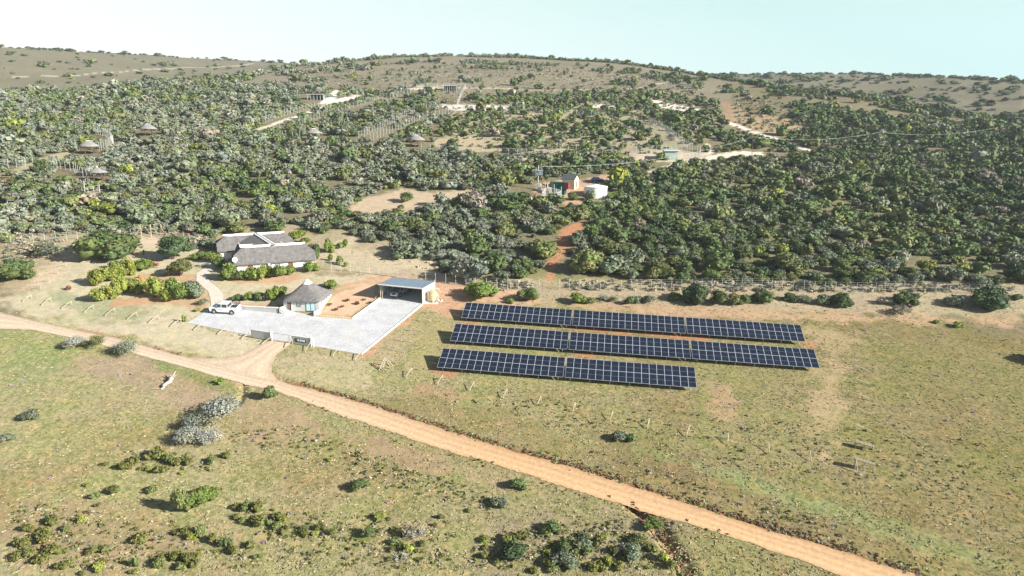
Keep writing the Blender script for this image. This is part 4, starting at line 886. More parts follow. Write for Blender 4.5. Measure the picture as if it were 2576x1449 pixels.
# ---------------------------------------------------------------- thicket
def Wp(L): return toworld(L)
TH=Wp([(-420,600),(0,592),(250,573),(420,580),(500,598),(545,585),(600,572),(740,560),(800,580),(870,572),(930,590),(1000,612),(1090,640),(1140,696),(1350,700),(1360,640),(1480,690),(1750,702),(2150,712),(2350,702),(2620,716),(3000,720),(3000,420),(2576,350),(2397,318),(2247,296),(2172,282),(2080,268),(2000,262),(1985,300),(2010,330),(1940,352),(1860,340),(1790,345),(1750,395),(1640,398),(1500,388),(1350,392),(1200,382),(1130,372),(1080,352),(1120,300),(1140,262),(1080,238),(1000,232),(900,226),(800,224),(700,212),(650,216),(600,214),(500,217),(300,225),(0,230),(-420,240)])
MIDH=Wp([(1130,372),(1200,382),(1500,388),(1640,398),(1750,395),(1790,345),(1850,338),(1830,305),(1812,262),(1700,238),(1560,226),(1440,240),(1340,236),(1200,240),(1160,262),(1120,300),(1090,350)])
CLR=[(Wp(p),d) for p,d in [
 ([(1466,482),(1545,478),(1545,516),(1470,520)],.0),
 ([(830,550),(925,494),(1010,472),(1060,482),(1203,478),(1195,502),(1086,515),(1030,540),(928,540)],.06),
 ([(1330,500),(1345,458),(1400,450),(1540,436),(1570,452),(1490,478),(1465,512),(1480,525),(1440,525),(1400,505)],.0),
 ([(1398,590),(1440,560),(1482,552),(1468,592),(1430,640),(1408,668),(1402,762),(1355,762),(1368,700),(1372,650)],.0),
 ([(1080,350),(1180,343),(1245,358),(1262,384),(1150,380),(1095,370)],.05),
 ([(0,470),(0,445),(60,415),(120,392),(195,380),(190,395),(120,412),(60,440)],.05),
 (strip([(640,335),(720,306),(790,283),(830,266)],7),.0),(strip([(690,350),(770,318),(860,290),(960,262),(1080,232)],5),.25),(strip([(930,352),(1010,325),(1060,300),(1150,274)],6),.15),
 (strip([(1630,445),(1700,415),(1790,398),(1850,388),(1990,395)],9),.0),([(1580,382),(1700,372),(1800,388),(1745,412),(1600,408)],.0),
 ([(790,262),(845,222),(870,230),(850,248),(905,236),(910,250),(860,262)],.0),
 ([(1100,260),(1290,265),(1285,279),(1110,278)],.05),([(1450,255),(1545,262),(1565,276),(1475,272)],.1),([(1620,244),(1765,272),(1750,288),(1650,272)],.1),
 (strip([(1825,262),(1832,285),(1845,305),(1880,327),(1940,345),(2010,372),(2060,388)],9),.0),
 (strip([(0,520),(120,512),(187,492),(255,482)],5),.15),
 (strip([(600,560),(700,556),(800,540)],7),.2),(strip([(900,600),(980,612),(1040,628)],5),.3)]]
for px,py,w in ((226,388,50),(374,342,50),(790,353,46),(1048,370,50),(248,456,54),(10,470,30),(215,490,50),(1132,226,40),(795,250,60),(1690,402,70)): CLR.append((Wp([(px-w*.7,py-w*.22),(px+w*.7,py-w*.22),(px+w*.7,py+w*.28),(px-w*.7,py+w*.28)]),.0))
HILL=Wp([(-420,600),(-420,240),(0,230),(640,200),(760,170),(1140,150),(1500,162),(1760,200),(1985,238),(2397,298),(3000,400),(3000,720),(1400,700)])
rgh=np.random.default_rng(21)
FCL=[toworld(p) for p in ([(1060,374),(1132,378),(1282,389),(1375,385),(1452,380),(1530,384),(1628,393)],[(675,331),(698,324),(767,310),(805,297),(860,281),(910,265),(963,255),(1034,233),(1083,221),(1172,222),(1160,243),(1150,271)],[(1107,268),(1051,278),(988,310),(940,332),(903,350)],[(1157,275),(1104,292),(1058,301),(1002,327),(932,356)],[(623,319),(668,310),(718,292),(784,275),(814,267),(870,246)],[(242,339),(259,342),(278,350),(286,364),(267,375),(250,380)],[(-20,424),(44,422),(98,420),(133,421),(185,432),(228,452)],[(208,492),(255,484)],[(1632,311),(1660,325),(1700,352),(1741,382)],[(1150,273),(1220,275),(1294,278),(1400,289),(1516,296),(1632,307)],[(2045,360),(2070,366),(2097,374)])]
def dens(x,y):
    d=np.where(sdist(x,y,HILL,1)>0,.055,0.)
    d=np.where(sdist(x,y,MIDH,1)>0,.36,d)
    w=wob(x,y,.045,4); dt=np.where(w+.5*wob(x,y,.13,3)>-.5,.85,.3); d=np.where(sdist(x,y,TH,16)+np.where(np.hypot(x,y)>260,9*wob(x,y,.07,8)-2,1.5*wob(x,y,.3,8)+1)>0,dt,d)
    for q in FCL:
        for i in range(len(q)-1):
            e=q[i+1]-q[i]; t=np.clip(((x-q[i][0])*e[0]+(y-q[i][1])*e[1])/(e@e),0,1); dd_=np.hypot(x-q[i][0]-t*e[0],y-q[i][1]-t*e[1]); below=(np.hypot(x,y)<np.hypot(q[i][0]+t*e[0],q[i][1]+t*e[1])); d=np.where(dd_<np.where(below,5.5,2.2),0,d)
    for p,v in CLR:
        s=sdist(x,y,p,1.2); d=np.where(s>-.5,np.minimum(d,v),d)
    return d
NC=460000
az_=rgh.uniform(-.66,.66,NC); r0,r1=135.,1000.; rad=np.sqrt(rgh.uniform(0,1,NC)*(r1**2-r0**2)+r0**2)
X=np.sin(az_)*rad;Y=np.cos(az_)*rad
rcz=np.interp(az_,C1AZ,C1R); ok=rad<rcz+36; X,Y,rad=X[ok],Y[ok],rad[ok]
dn=dens(X,Y); keep=rgh.random(len(X))<np.where(dn>.7,.9,np.where(dn>.2,.10,dn*.02)); 
# clumps on the open hill
keep|=(dn>0.03)&(dn<.2)&(wob(X,Y,.035,9)>.66)&(rgh.random(len(X))<.45)
keep|=(dn>0.03)&(dn<.2)&(rgh.random(len(X))<.004)
rcz=rcz[ok]; keep|=(rad>rcz+6)&(X>-250)&(wob(X,Y,.04,2)>-.6)&(rgh.random(len(X))<.8)
keep|=(rad>rcz-12)&(dn>0)&(wob(X,Y,.04,2)>-.5)&(rgh.random(len(X))<.8)&(X>-250)
keep|=(rad>rcz-70)&(dn>0)&(wob(X,Y,.03,2)>.25)&(rgh.random(len(X))<.4)&(X>-250)
X,Y,rad,dn=X[keep],Y[keep],rad[keep],dn[keep]
grid={};acc=[]; Wd=rgh.lognormal(math.log(3.7),.40,len(X)); Wd=np.clip(Wd,1.6,8.0)
for i in range(len(X)):
    x,y,w=X[i],Y[i],Wd[i]; gx_,gy_=int(x//4),int(y//4); bad=False
    for a in (-1,0,1):
        for b in (-1,0,1):
            for (x2,y2,w2) in grid.get((gx_+a,gy_+b),()):
                if (x-x2)**2+(y-y2)**2<(.345*(w+w2))**2*(1.0): bad=True;break
            if bad: break
        if bad: break
    if not bad: grid.setdefault((gx_,gy_),[]).append((x,y,w)); acc.append(i)
acc=np.array(acc); bx,by,bw,br=X[acc],Y[acc],Wd[acc],rad[acc]; bz=g(bx,by)
# species follow broad patches: grey scrub on the left, darker green to the right
sel=wob(bx,by,.03,6)+np.clip((bx-20)/140,-.55,.8)*.9+rgh.normal(size=len(bx))*.55
mh=sdist(bx,by,MIDH,1)>0
kinds=np.array(['silver','grey','grey','olive','mid','mid','dark','yellow','dry'])
idx=np.clip(((sel+1.35)/2.7*7).astype(int),0,6); idx=np.where(mh&(idx<3),3+rgh.integers(0,3,len(idx)),idx); idx=np.where(rgh.random(len(idx))<.018,7,idx); idx=np.where((rgh.random(len(idx))<.1),1,idx); idx=np.where(rgh.random(len(idx))<.025,8,idx)
px_=np.array([proj((a,b,c)) for a,b,c in zip(bx,by,bz)])
vis=(px_[:,0]>-90)&(px_[:,0]<2666)
bx,by,bz,bw,br,idx,px_=[a[vis] for a in (bx,by,bz,bw,br,idx,px_)]
size=bw/px_[:,2]; order=np.argsort(br); nearset=order[:290]
print('thicket bushes',len(bx))
obs=[]; 
isn=np.zeros(len(bx),bool); isn[nearset]=True
bands={}
for j in nearset:
    k=kinds[idx[j]]; me=proto(k,int(j)%3,'bush'); o=link('bush',me); w=bw[j]*1.12; hh=random.uniform(.62,1.02)
    o.location=(bx[j],by[j],bz[j]-.05); o.rotation_euler=(0,0,random.uniform(0,6.28)); o.scale=(w,w,w*hh)
    o['_k']=k; o['_x']=float(px_[j,0]); y=px_[j,1]; b='front edge' if y>690 else 'second rank' if y>660 else 'third rank' if y>630 else 'fourth rank' if y>600 else 'back rank'
    sd_='left of red track' if o['_x']<1400 else 'right of red track'
    bands.setdefault((b,sd_),[]).append(o)
for (b,sd_),L in bands.items(): group(L,f'thicket {b} {sd_}','bush','shrubs along the near side of the thicket')
def merged(name,ids,lods,hr=(.6,1.05)):
    V=[];Q=[];T=[];C=[];n0=0
    for ks in range(len(kinds)):
        for v in range(5):
            s=ids[(idxall[ids]==ks)&(ids%5==v)]
            if len(s)==0: continue
            for (ra,rb,nl,ls,core,lum) in lods:
                s2=s[(rall[s]>=ra)&(rall[s]<rb)]
                if len(s2)==0: continue
                bv,bf,bc=bushgeo(kinds[ks],v*5+ks+nl,nl,ls,h=.66,lumps=lum,core=core)
                q=bf[0]; t=np.concatenate([f[:,:3] for f in bf[1:]]) if len(bf)>1 else None
                m=len(s2); a=rgh.uniform(0,6.28,m); w=wall_[s2]*1.12; h=w*rgh.uniform(*hr,m); cs,sn=np.cos(a),np.sin(a)
                x=bv[:,0][None]*cs[:,None]-bv[:,1][None]*sn[:,None]; y=bv[:,0][None]*sn[:,None]+bv[:,1][None]*cs[:,None]
                P_=np.stack([x*w[:,None]+xall[s2][:,None],y*w[:,None]+yall[s2][:,None],bv[:,2][None]*h[:,None]*1.0+zall[s2][:,None]-.05],-1)
                V.append(P_.reshape(-1,3)); C.append((bc[None]*rgh.uniform(.78,1.22,(m,1,1))).reshape(-1,3))
                o_=(np.arange(m)*len(bv))[:,None,None]+n0; Q.append((q[None]+o_).reshape(-1,4)); 
                if t is not None: T.append((t[None]+o_).reshape(-1,3))
                n0+=m*len(bv)
    V=np.concatenate(V);C=np.concatenate(C);Q=np.concatenate(Q); Fl=[Q]+([np.c_[np.concatenate(T),np.zeros(sum(len(t) for t in T),int)]] if T else [])
    print(name,len(V),'verts'); return link(name,mk(name,V,Fl,C))
xall,yall,zall,wall_,rall,idxall=bx,by,bz,bw,br,idx
ids=np.nonzero(~isn)[0]
stuff(merged('thicket',ids,[(0,215,230,.115,1,7),(215,300,120,.15,1,6),(300,420,64,.20,1,4),(420,900,40,.25,1,3)]),'dense mass of grey green and dark green bushes covering the hillside','thicket')
# far hills: scattered bushes beyond the crest and on the skyline
NF=70000; az_=rgh.uniform(-.66,.66,NF); rad=rgh.uniform(430,1350,NF); rcz=np.interp(az_,C1AZ,C1R); r2z=np.interp(az_,S2AZ,S2R)
X=np.sin(az_)*rad;Y=np.cos(az_)*rad; left=az_<-.2; right=az_>.2
pr=np.where(left,.045,np.where(right,.20,.02))*np.where(wob(X,Y,.02,3)>0,1.5,.45)
pr=np.where((np.abs(rad-r2z)<22)&(left|right),np.where(left&(az_>-.42),.12,.8),pr)
pr=np.where(right&(rad<rcz+190),.75,pr); pr=np.where(left&(rad<rcz+190),np.clip(1-(rad-rcz-60)/130,0,1)*.7+.03,pr)
ok=(rad>rcz+60)&(rad<r2z+15)&(rgh.random(NF)<pr*.36); X,Y,rad=X[ok],Y[ok],rad[ok]
xall,yall,rall=X,Y,rad; zall=g(X,Y); wall_=np.clip(rgh.lognormal(math.log(5.2),.42,len(X)),2,13); idxall=rgh.choice([4,6,6,3],len(X)); ids=np.arange(len(X)); print('far',len(X))
stuff(merged('hill_shrubs',ids,[(0,3000,44,.24,1,4)],(.4,.65)),'dark scattered bushes dotting the distant brown hills and skyline','bushes')
# low scrub along the wire fence and thicket floor
RD=toworld(ROAD_UP+ROAD_LO[::-1]); DW=toworld([(470,900),(560,903),(610,892),(650,871),(684,855),(734,864),(697,893),(683,918),(684,938),(700,962)])
def offroad(x,y,tol=0.): return (sdist(x,y,RD,2)<tol)&(sdist(x,y,DW,2)<0)
def scatter(name,polys,n,wr,kk,label,cat,hr=(.5,.8),nl=34,ls=.3,core=0,seed=5):
    global xall,yall,zall,wall_,rall,idxall
    r=np.random.default_rng(seed); xs=[];ys=[]
    for poly,cnt in polys:
        q=toworld(poly); b0,b1=q.min(0),q.max(0); x=r.uniform(b0[0],b1[0],cnt*4); y=r.uniform(b0[1],b1[1],cnt*4); k=sdist(x,y,q,1)>0; xs.append(x[k][:cnt]); ys.append(y[k][:cnt])
    xall=np.concatenate(xs);yall=np.concatenate(ys); k=offroad(xall,yall); xall,yall=xall[k],yall[k]; rall=np.hypot(xall,yall)*0+10; zall=g(xall,yall); wall_=r.uniform(*wr,len(xall)); idxall=r.choice(kk,len(xall))
    o=merged(name,np.arange(len(xall)),[(0,3000,nl,ls,core,3)],hr); return stuff(o,label,cat)
kinds=np.array(['silver','grey','grey','olive','mid','mid','dark','yellow','heath','dry','cushion','clod'])
scatter('fence_scrub',[([(1160,708),(1360,702),(1360,735),(1170,735)],90),([(1410,700),(2576,714),(2576,740),(1410,738)],420),([(0,565),(430,560),(560,570),(520,598),(240,590),(0,612)],260),([(0,600),(190,600),(100,640),(0,700)],160),([(420,598),(540,590),(540,640),(450,610)],70)],1,(.5,1.5),[0,1,8,8,8,8],'low pale grey scrub lining the wire fence','scrub',seed=8)
scatter('hill_heath',[([(1100,230),(1760,225),(1800,340),(1640,395),(1140,380)],1600),([(700,190),(1140,160),(1600,175),(1760,215),(1760,235),(1100,235),(800,225)],1300),([(1830,245),(2000,262),(2200,290),(2030,335),(1850,335)],500)],1,(.7,2.0),[8,8,9,1,3],'low tan heath tufts on the open hill','heath',seed=9,nl=12,ls=.5)
def linescatter(name,lines_,wr,kk,label,cat,hr=(.5,.9),nl=16,ls=.34,seed=10):
    global xall,yall,zall,wall_,rall,idxall
    r=np.random.default_rng(seed); xs=[];ys=[]
    for pl,cnt,sp in lines_:
        q=resample(toworld(pl),400); i=r.integers(0,400,cnt); 
        u=wob(q[i,0],q[i,1],.5,seed)>-.35; i=i[u]; xs.append(q[i,0]+r.normal(size=len(i))*sp*.4); ys.append(q[i,1]+r.normal(size=len(i))*sp+sp*.5)
    xall=np.concatenate(xs);yall=np.concatenate(ys); k=offroad(xall,yall,.35); xall,yall=xall[k],yall[k]; rall=xall*0+10; zall=g(xall,yall); wall_=r.uniform(*wr,len(xall)); idxall=r.choice(kk,len(xall))
    return stuff(merged(name,np.arange(len(xall)),[(0,3000,nl,ls,1,3)],hr),label,cat)
linescatter('bank_scrub',[([(760,968),(881,1000),(1043,1052),(1212,1106),(1415,1164),(1604,1223),(1817,1291),(1946,1333),(2074,1367),(2202,1410),(2320,1449)],1000,.28),([(1300,1135),(1415,1162),(1604,1220),(1817,1287),(2074,1362),(2320,1445)],420,.5),([(760,1016),(900,1064),(1111,1141),(1350,1211),(1543,1272),(1700,1320),(1903,1387),(2031,1428)],120,.6),([(300,850),(440,892),(560,916),(690,949)],90,.2),([(1598,1275),(1650,1325),(1700,1395),(1725,1449)],200,.8)],(.16,.5),[10,3,11,11,9,11],'small dark tufts and clods along the dirt road bank','tufts')
scatter('low_tufts',[([(560,1080),(760,1060),(1000,1150),(1280,1240),(1320,1320),(1000,1250),(700,1150),(560,1120)],420),([(1180,1330),(1560,1290),(1700,1449),(1150,1449)],420),([(0,1240),(480,1300),(760,1449),(0,1449)],420),([(560,1260),(1180,1300),(1150,1449),(700,1449)],330),([(820,1000),(1100,1090),(1300,1180),(1250,1200),(980,1120),(800,1040)],220),([(300,1120),(560,1130),(560,1200),(280,1190)],90),([(1050,960),(2500,1100),(2500,1300),(1800,1180),(1100,1010)],260),([(1500,1120),(2300,1370),(2100,1380),(1400,1120)],260)],1,(.25,.7),[10,10,9,8,3,10],'small scattered dry tufts and low herbs in the open grassland','tufts',(.4,.7),nl=14,ls=.36,seed=12)
rowp([(2622,928,80,60,'dark','big')],'at the far right edge of the field')
# ---------------------------------------------------------------- grass
r=np.random.default_rng(33); n=80000
az_=r.uniform(-.68,.68,n); rad=np.exp(r.uniform(math.log(48),math.log(190),n)); X=np.sin(az_)*rad; Y=np.cos(az_)*rad
RD=toworld(ROAD_UP+ROAD_LO[::-1]); DW=toworld([(470,900),(560,903),(610,892),(650,871),(684,855),(734,864),(697,893),(683,918),(684,938),(700,962)]); PW=toworld(PATHL+PATHR[::-1]); YWW=np.array(yw)
bad=np.zeros(n,bool)
for p,m in ((RD,.1),(DW,0),(PW,0),(YWW,.2),(BEDW,0)): bad|=sdist(X,Y,p,1.5)>-m
lawn=toworld([(0,745),(60,740),(205,606),(430,596),(520,620),(560,700),(830,690),(960,700),(950,730),(800,720),(720,760),(540,775),(470,812),(640,850),(690,905),(500,900),(360,860),(150,815),(0,780)])
inl=sdist(X,Y,lawn,1)>0
pt=wob(X,Y,.35,2)+wob(X,Y,1.1,5)*.6
keep=~bad&~(inl&(r.random(n)<.8))&((pt>-.25)|(r.random(n)<.3)); X,Y,pt,inl=X[keep],Y[keep],pt[keep],inl[keep]; m=len(X); Z=g(X,Y)
s=r.uniform(.09,.26,m)*np.where(inl,.6,1); a=r.uniform(0,6.28,m); V=np.zeros((m,2,4,3)); 
for k in range(2):
    aa=a+k*1.5; dx,dy=np.cos(aa)*s,np.sin(aa)*s; lx,ly=r.normal(size=m)*s*.5,r.normal(size=m)*s*.5; hh=s*r.uniform(.08,.34,m)
    V[:,k,0]=np.stack([X-dx*.5,Y-dy*.5,Z-.02],1);V[:,k,1]=np.stack([X+dx*.5,Y+dy*.5,Z-.02],1);V[:,k,2]=np.stack([X+dx*.9+lx,Y+dy*.9+ly,Z+hh],1);V[:,k,3]=np.stack([X-dx*.9+lx,Y-dy*.9+ly,Z+hh],1)
tt=np.clip((X+45)/110,0,1)[:,None]; cg=np.array([.31,.29,.15])*(1-tt)+np.array([.21,.19,.085])*tt; dryc=np.array([.35,.295,.18]); u=np.clip(r.random(m)*1.1-.1*0,0,1)[:,None]; u=np.clip(u+np.where(inl,.5,0)[:,None]-np.clip(pt,-.3,.5)[:,None]*.5,0,1)  # tufts follow the ground tint: glare on the left coloured in, olive right
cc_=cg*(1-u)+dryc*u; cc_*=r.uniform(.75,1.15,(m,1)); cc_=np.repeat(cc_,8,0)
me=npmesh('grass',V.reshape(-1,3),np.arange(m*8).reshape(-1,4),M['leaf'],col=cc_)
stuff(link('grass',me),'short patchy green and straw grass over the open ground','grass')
print('grass',m)
# ---------------------------------------------------------------- fences
def fence(label,px,h,sp,n_w=5,pr=.055,name='fence',m='galvw',cat='fence',stay=0,ends=True,wr=.014,px_is_world=False):
    W_=toworld(px) if not px_is_world else np.array(px); s_=np.r_[0,np.cumsum(np.hypot(*np.diff(W_,axis=0).T))]; L_=s_[-1]; n=max(2,int(round(L_/sp))+1)
    if n>99: n=99
    t=np.linspace(0,L_,n); xs=np.interp(t,s_,W_[:,0]); ys=np.interp(t,s_,W_[:,1]); zs=g(xs,ys)
    c0=Vector((xs[0],ys[0],zs[0])); root=empty(name,c0,0,label,cat); jr=random.Random(n*7+int(h*10))
    pmesh=MB().bar((0,0,-.3),(0,0,h),pr,6).build('post',M[m]); pm_=pmesh.data; bpy.data.objects.remove(pmesh)
    for x,y,z in zip(xs,ys,zs):
        o=link('post',pm_,root); o.location=(x-c0.x,y-c0.y,z-c0.z); o.rotation_euler=(jr.uniform(-.03,.03),jr.uniform(-.03,.03),0)
    mb=MB()
    for k in range(n_w):
        zz=h*(.08+.9*k/max(1,n_w-1))
        for i in range(n-1): mb.bar((xs[i]-c0.x,ys[i]-c0.y,zs[i]-c0.z+zz),(xs[i+1]-c0.x,ys[i+1]-c0.y,zs[i+1]-c0.z+zz),wr,3)
    mb.build('wires',M['wire'],root)
    return root
fence('pale post and wire fence at the back of the left garden lawn',[(-30,617),(60,611),(150,605),(235,601),(300,597),(356,595)],1.9,2.3,pr=.045)
fence('wire fence curving from the garden gate to behind the house',[(407,595),(430,599),(470,607),(500,618),(535,632)],1.9,2.3,pr=.045)
gt=fence('tall timber gate frame with braced posts at the back of the garden',[(356,595),(376,596),(393,595),(407,595)],3.0,2.2,2,.10,'gate_frame','wood','gate')
pa,pb,pc=P(356,595),P(407,595),P(345,597)
z0=gt.location; MB().bar(pa-z0+Vector((0,0,2.7)),P(376,596)-z0+Vector((0,0,2.7)),.07).build('lintel',M['wood'],gt); MB().bar(P(350,596)-z0+Vector((-1.2,0,0)),pa-z0+Vector((0,0,2.2)),.07).build('brace',M['wood'],gt); MB().bar(P(412,597)-z0+Vector((.8,0,0)),pb-z0+Vector((0,0,2.2)),.07).build('brace',M['wood'],gt)
fence('wire fence from the house corner past the carport to the red track',[(795,672),(824,680),(898,686),(960,693),(1010,700),(1070,709),(1131,715),(1200,723),(1280,729),(1357,727)],2.1,2.1,6,.04)
fence('long wire fence between the thicket and the solar field, right of the red track',[(1406,729),(1530,731),(1655,730),(1708,729),(1860,727),(1953,727),(2025,733),(2148,738),(2268,733),(2400,739),(2600,748)],2.2,2.05,6,.04)
FN=[('post and wire fence crossing the middle thicket below the thatched lookouts',[(1060,374),(1132,378),(1282,389),(1375,385),(1452,380),(1530,384),(1628,393)],2.2,3.4,4),
 ('white post enclosure fence running up to the hilltop shed',[(675,331),(698,324),(767,310),(805,297),(860,281),(910,265),(963,255),(1034,233),(1083,221),(1172,222),(1160,243),(1150,271)],3.0,4.0,5),
 ('lower enclosure fence descending left from the white clearing',[(1107,268),(1051,278),(988,310),(940,332),(903,350)],3.0,3.6,5),
 ('second enclosure fence ending in the bushes above the lookout',[(1157,275),(1104,292),(1058,301),(1002,327),(932,356)],3.0,3.6,5),
 ('enclosure fence along the pale track below the blue roofed shed',[(623,319),(668,310),(718,292),(784,275),(814,267),(817,250),(870,246)],3.0,3.2,5),
 ('short enclosure fence with a stepped white rail in the left thicket',[(675,336),(700,343),(718,349),(790,350)],2.6,3.0,5),
 ('curved double height enclosure fence between two thatched lookouts',[(242,339),(259,342),(278,350),(286,364),(267,375),(250,380)],3.4,1.5,6),
 ('enclosure fence beyond the curved fence, upper left thicket',[(176,331),(215,330),(243,330),(269,326),(304,348)],3.2,2.4,5),
 ('enclosure fence leading to the lowest thatched lookout on the left',[(-20,424),(44,422),(69,420),(98,420),(133,421),(154,427),(185,432),(204,444),(228,452)],3.0,2.4,5),
 ('low wire fence through the left thicket under the lookouts',[(20,522),(60,519),(120,513),(187,498),(208,492)],1.8,3.2,4),
 ('white railed feeding pen below the left lookout',[(208,492),(255,484),(222,466),(213,470),(214,490)],2.2,1.6,4),
 ('tall ladder like enclosure fence descending to the pale green shed',[(1632,311),(1660,325),(1700,352),(1741,382)],3.2,1.9,6),
 ('short enclosure fence in the clearing right of the white track',[(2045,360),(2070,366),(2097,374)],2.6,2.2,5),
 ('short run of pale fence posts deep in the right thicket',[(2195,402),(2212,405),(2230,410)],2.6,2.4,4),
 ('isolated pale fence posts above the power line bushes, right thicket',[(2300,436),(2320,438),(2341,443)],2.6,2.4,4),
 ('long enclosure fence below the white sandy clearings of the hill',[(1150,273),(1220,275),(1294,278),(1400,289),(1516,296),(1632,307)],2.8,3.6,5),
 ('faint game fence crossing the open brown hilltop',[(1000,198),(1100,194),(1250,193),(1403,201),(1530,208),(1650,216),(1790,236)],2.4,7.5,3),
 ('pale fence around the yard of the green shed',[(1600,388),(1650,386),(1700,383),(1760,384),(1762,401),(1735,404)],3.0,2.0,5),
 ('faint enclosure fence through the upper left thicket trees',[(480,338),(530,340),(560,336),(620,330)],2.6,2.6,4)]
for lb,px,h,sp,nw in FN: fence(lb,px,h,sp,nw,.062,wr=.024)
# --- entrance gate
gp=empty('entrance_gate',P(684,858),0,'grey panelled entrance gate with a lettered sign, in front of the white parking area','gate')
O=gp.location
def panel(a,b,h,z0,th,m,par,nm,inset=(0,0)):
    a=Vector(a);b=Vector(b); d=(b-a); L_=d.xy.length; an=math.atan2(d.y,d.x); u=d.normalized(); a2=a+u*inset[0]; b2=b-u*inset[1]
    n_=Vector((-math.sin(an),math.cos(an),0))*th/2
    vs=[a2-n_+Vector((0,0,z0)),b2-n_+Vector((0,0,z0)),b2+n_+Vector((0,0,z0)),a2+n_+Vector((0,0,z0)),a2-n_+Vector((0,0,h)),b2-n_+Vector((0,0,h)),b2+n_+Vector((0,0,h)),a2+n_+Vector((0,0,h))]
    base=O if par is not None else Vector((0,0,0)); vs=[v-base for v in vs]
    return MB().add(vs,[(0,3,2,1),(4,5,6,7),(0,1,5,4),(1,2,6,5),(2,3,7,6),(3,0,4,7)]).build(nm,M[m],par)
q0,q1,q2,q3=P(634,850),P(684,858),P(733,865),P(784,872.5)
HP=1.42
panel(q0,q1,HP,.12,.06,'panelgrey',gp,'gate_panel',(.05,.1)); panel(q0,q1,HP+.12,HP,.12,'cap',gp,'top_rail',(0,.1))
panel(q2,q3,HP,.12,.06,'panelgrey',gp,'gate_panel',(.08,.1)); panel(q2,q3,HP+.12,HP,.12,'cap',gp,'top_rail',(0,.1))
for q,h,w in ((q1,1.75,.13),(q3,1.7,.09),(q0,HP+.1,.05),(q2,HP+.1,.06)): MB().box((q.x-O.x,q.y-O.y,q.z-O.z+h/2-.15),(w*2,w*2,h+.3)).build('gate_post',M['cap'] if q not in (q0,) else M['dark'],gp)
q4=q3+(q3-q2).normalized()*.4; MB().box((q4.x-O.x,q4.y-O.y,q4.z-O.z+.7),(.14,.14,1.7)).build('gate_post',M['cap'],gp)
sl_=empty('x',O,0,'','') ; bpy.data.objects.remove(sl_)
mb=MB(); 
for z in (.18,HP+.05): mb.bar(q1-O+Vector((0,0,z)),q2-O+Vector((0,0,z)),.04,5)
for i in range(41): p=q1.lerp(q2,i/40)-O; mb.bar(p+Vector((0,0,.18)),p+Vector((0,0,HP+.05)),.014,4)
mb.build('sliding_gate',M['galvw'],gp)
# sign board with lettering
u=(q3-q2).normalized(); nrm=Vector((u.y,-u.x,0)).normalized(); Lp=(q3-q2).length
s0=q2+u*Lp*.19+nrm*.06; s1=q2+u*Lp*.76+nrm*.06
sb=panel(s0,s1,1.12,.52,.03,'sign',gp,'sign_board')
def letters(txt,cw,ch,th):
    G5={'T':[(0,4,4,4),(2,0,2,4)],'H':[(0,0,0,4),(4,0,4,4),(0,2,4,2)],'E':[(0,0,0,4),(0,4,4,4),(0,2,3,2),(0,0,4,0)],'R':[(0,0,0,4),(0,4,4,4),(4,4,4,2),(0,2,4,2),(1.6,2,4,0)],'F':[(0,0,0,4),(0,4,4,4),(0,2,3,2)],'U':[(0,0,0,4),(4,0,4,4),(0,0,4,0)],'G':[(0,0,0,4),(0,4,4,4),(0,0,4,0),(4,0,4,2),(2.4,2,4,2)]}
    segs=[];x=0
    for c_ in txt:
        if c_==' ': x+=cw*.6; continue
        for a,b_,c2,d in G5[c_]: segs.append((x+a/4*cw*.72,b_/4*ch,x+c2/4*cw*.72,d/4*ch))
        x+=cw
    return segs,x
Ls=(s1-s0).length; sg,tw=letters('THE REFUGE',.155,.30,.03)
x0=(Ls-tw)/2+.12; mb=MB()
for a,b_,c2,d in sg:
    f_=lambda X,Z: s0-O+u*(x0+X)+nrm*.02+Vector((0,0,.68+Z)); mb.bar(f_(a,b_),f_(c2,d),.022,4)
mb.build('lettering',M['letter'],sb)
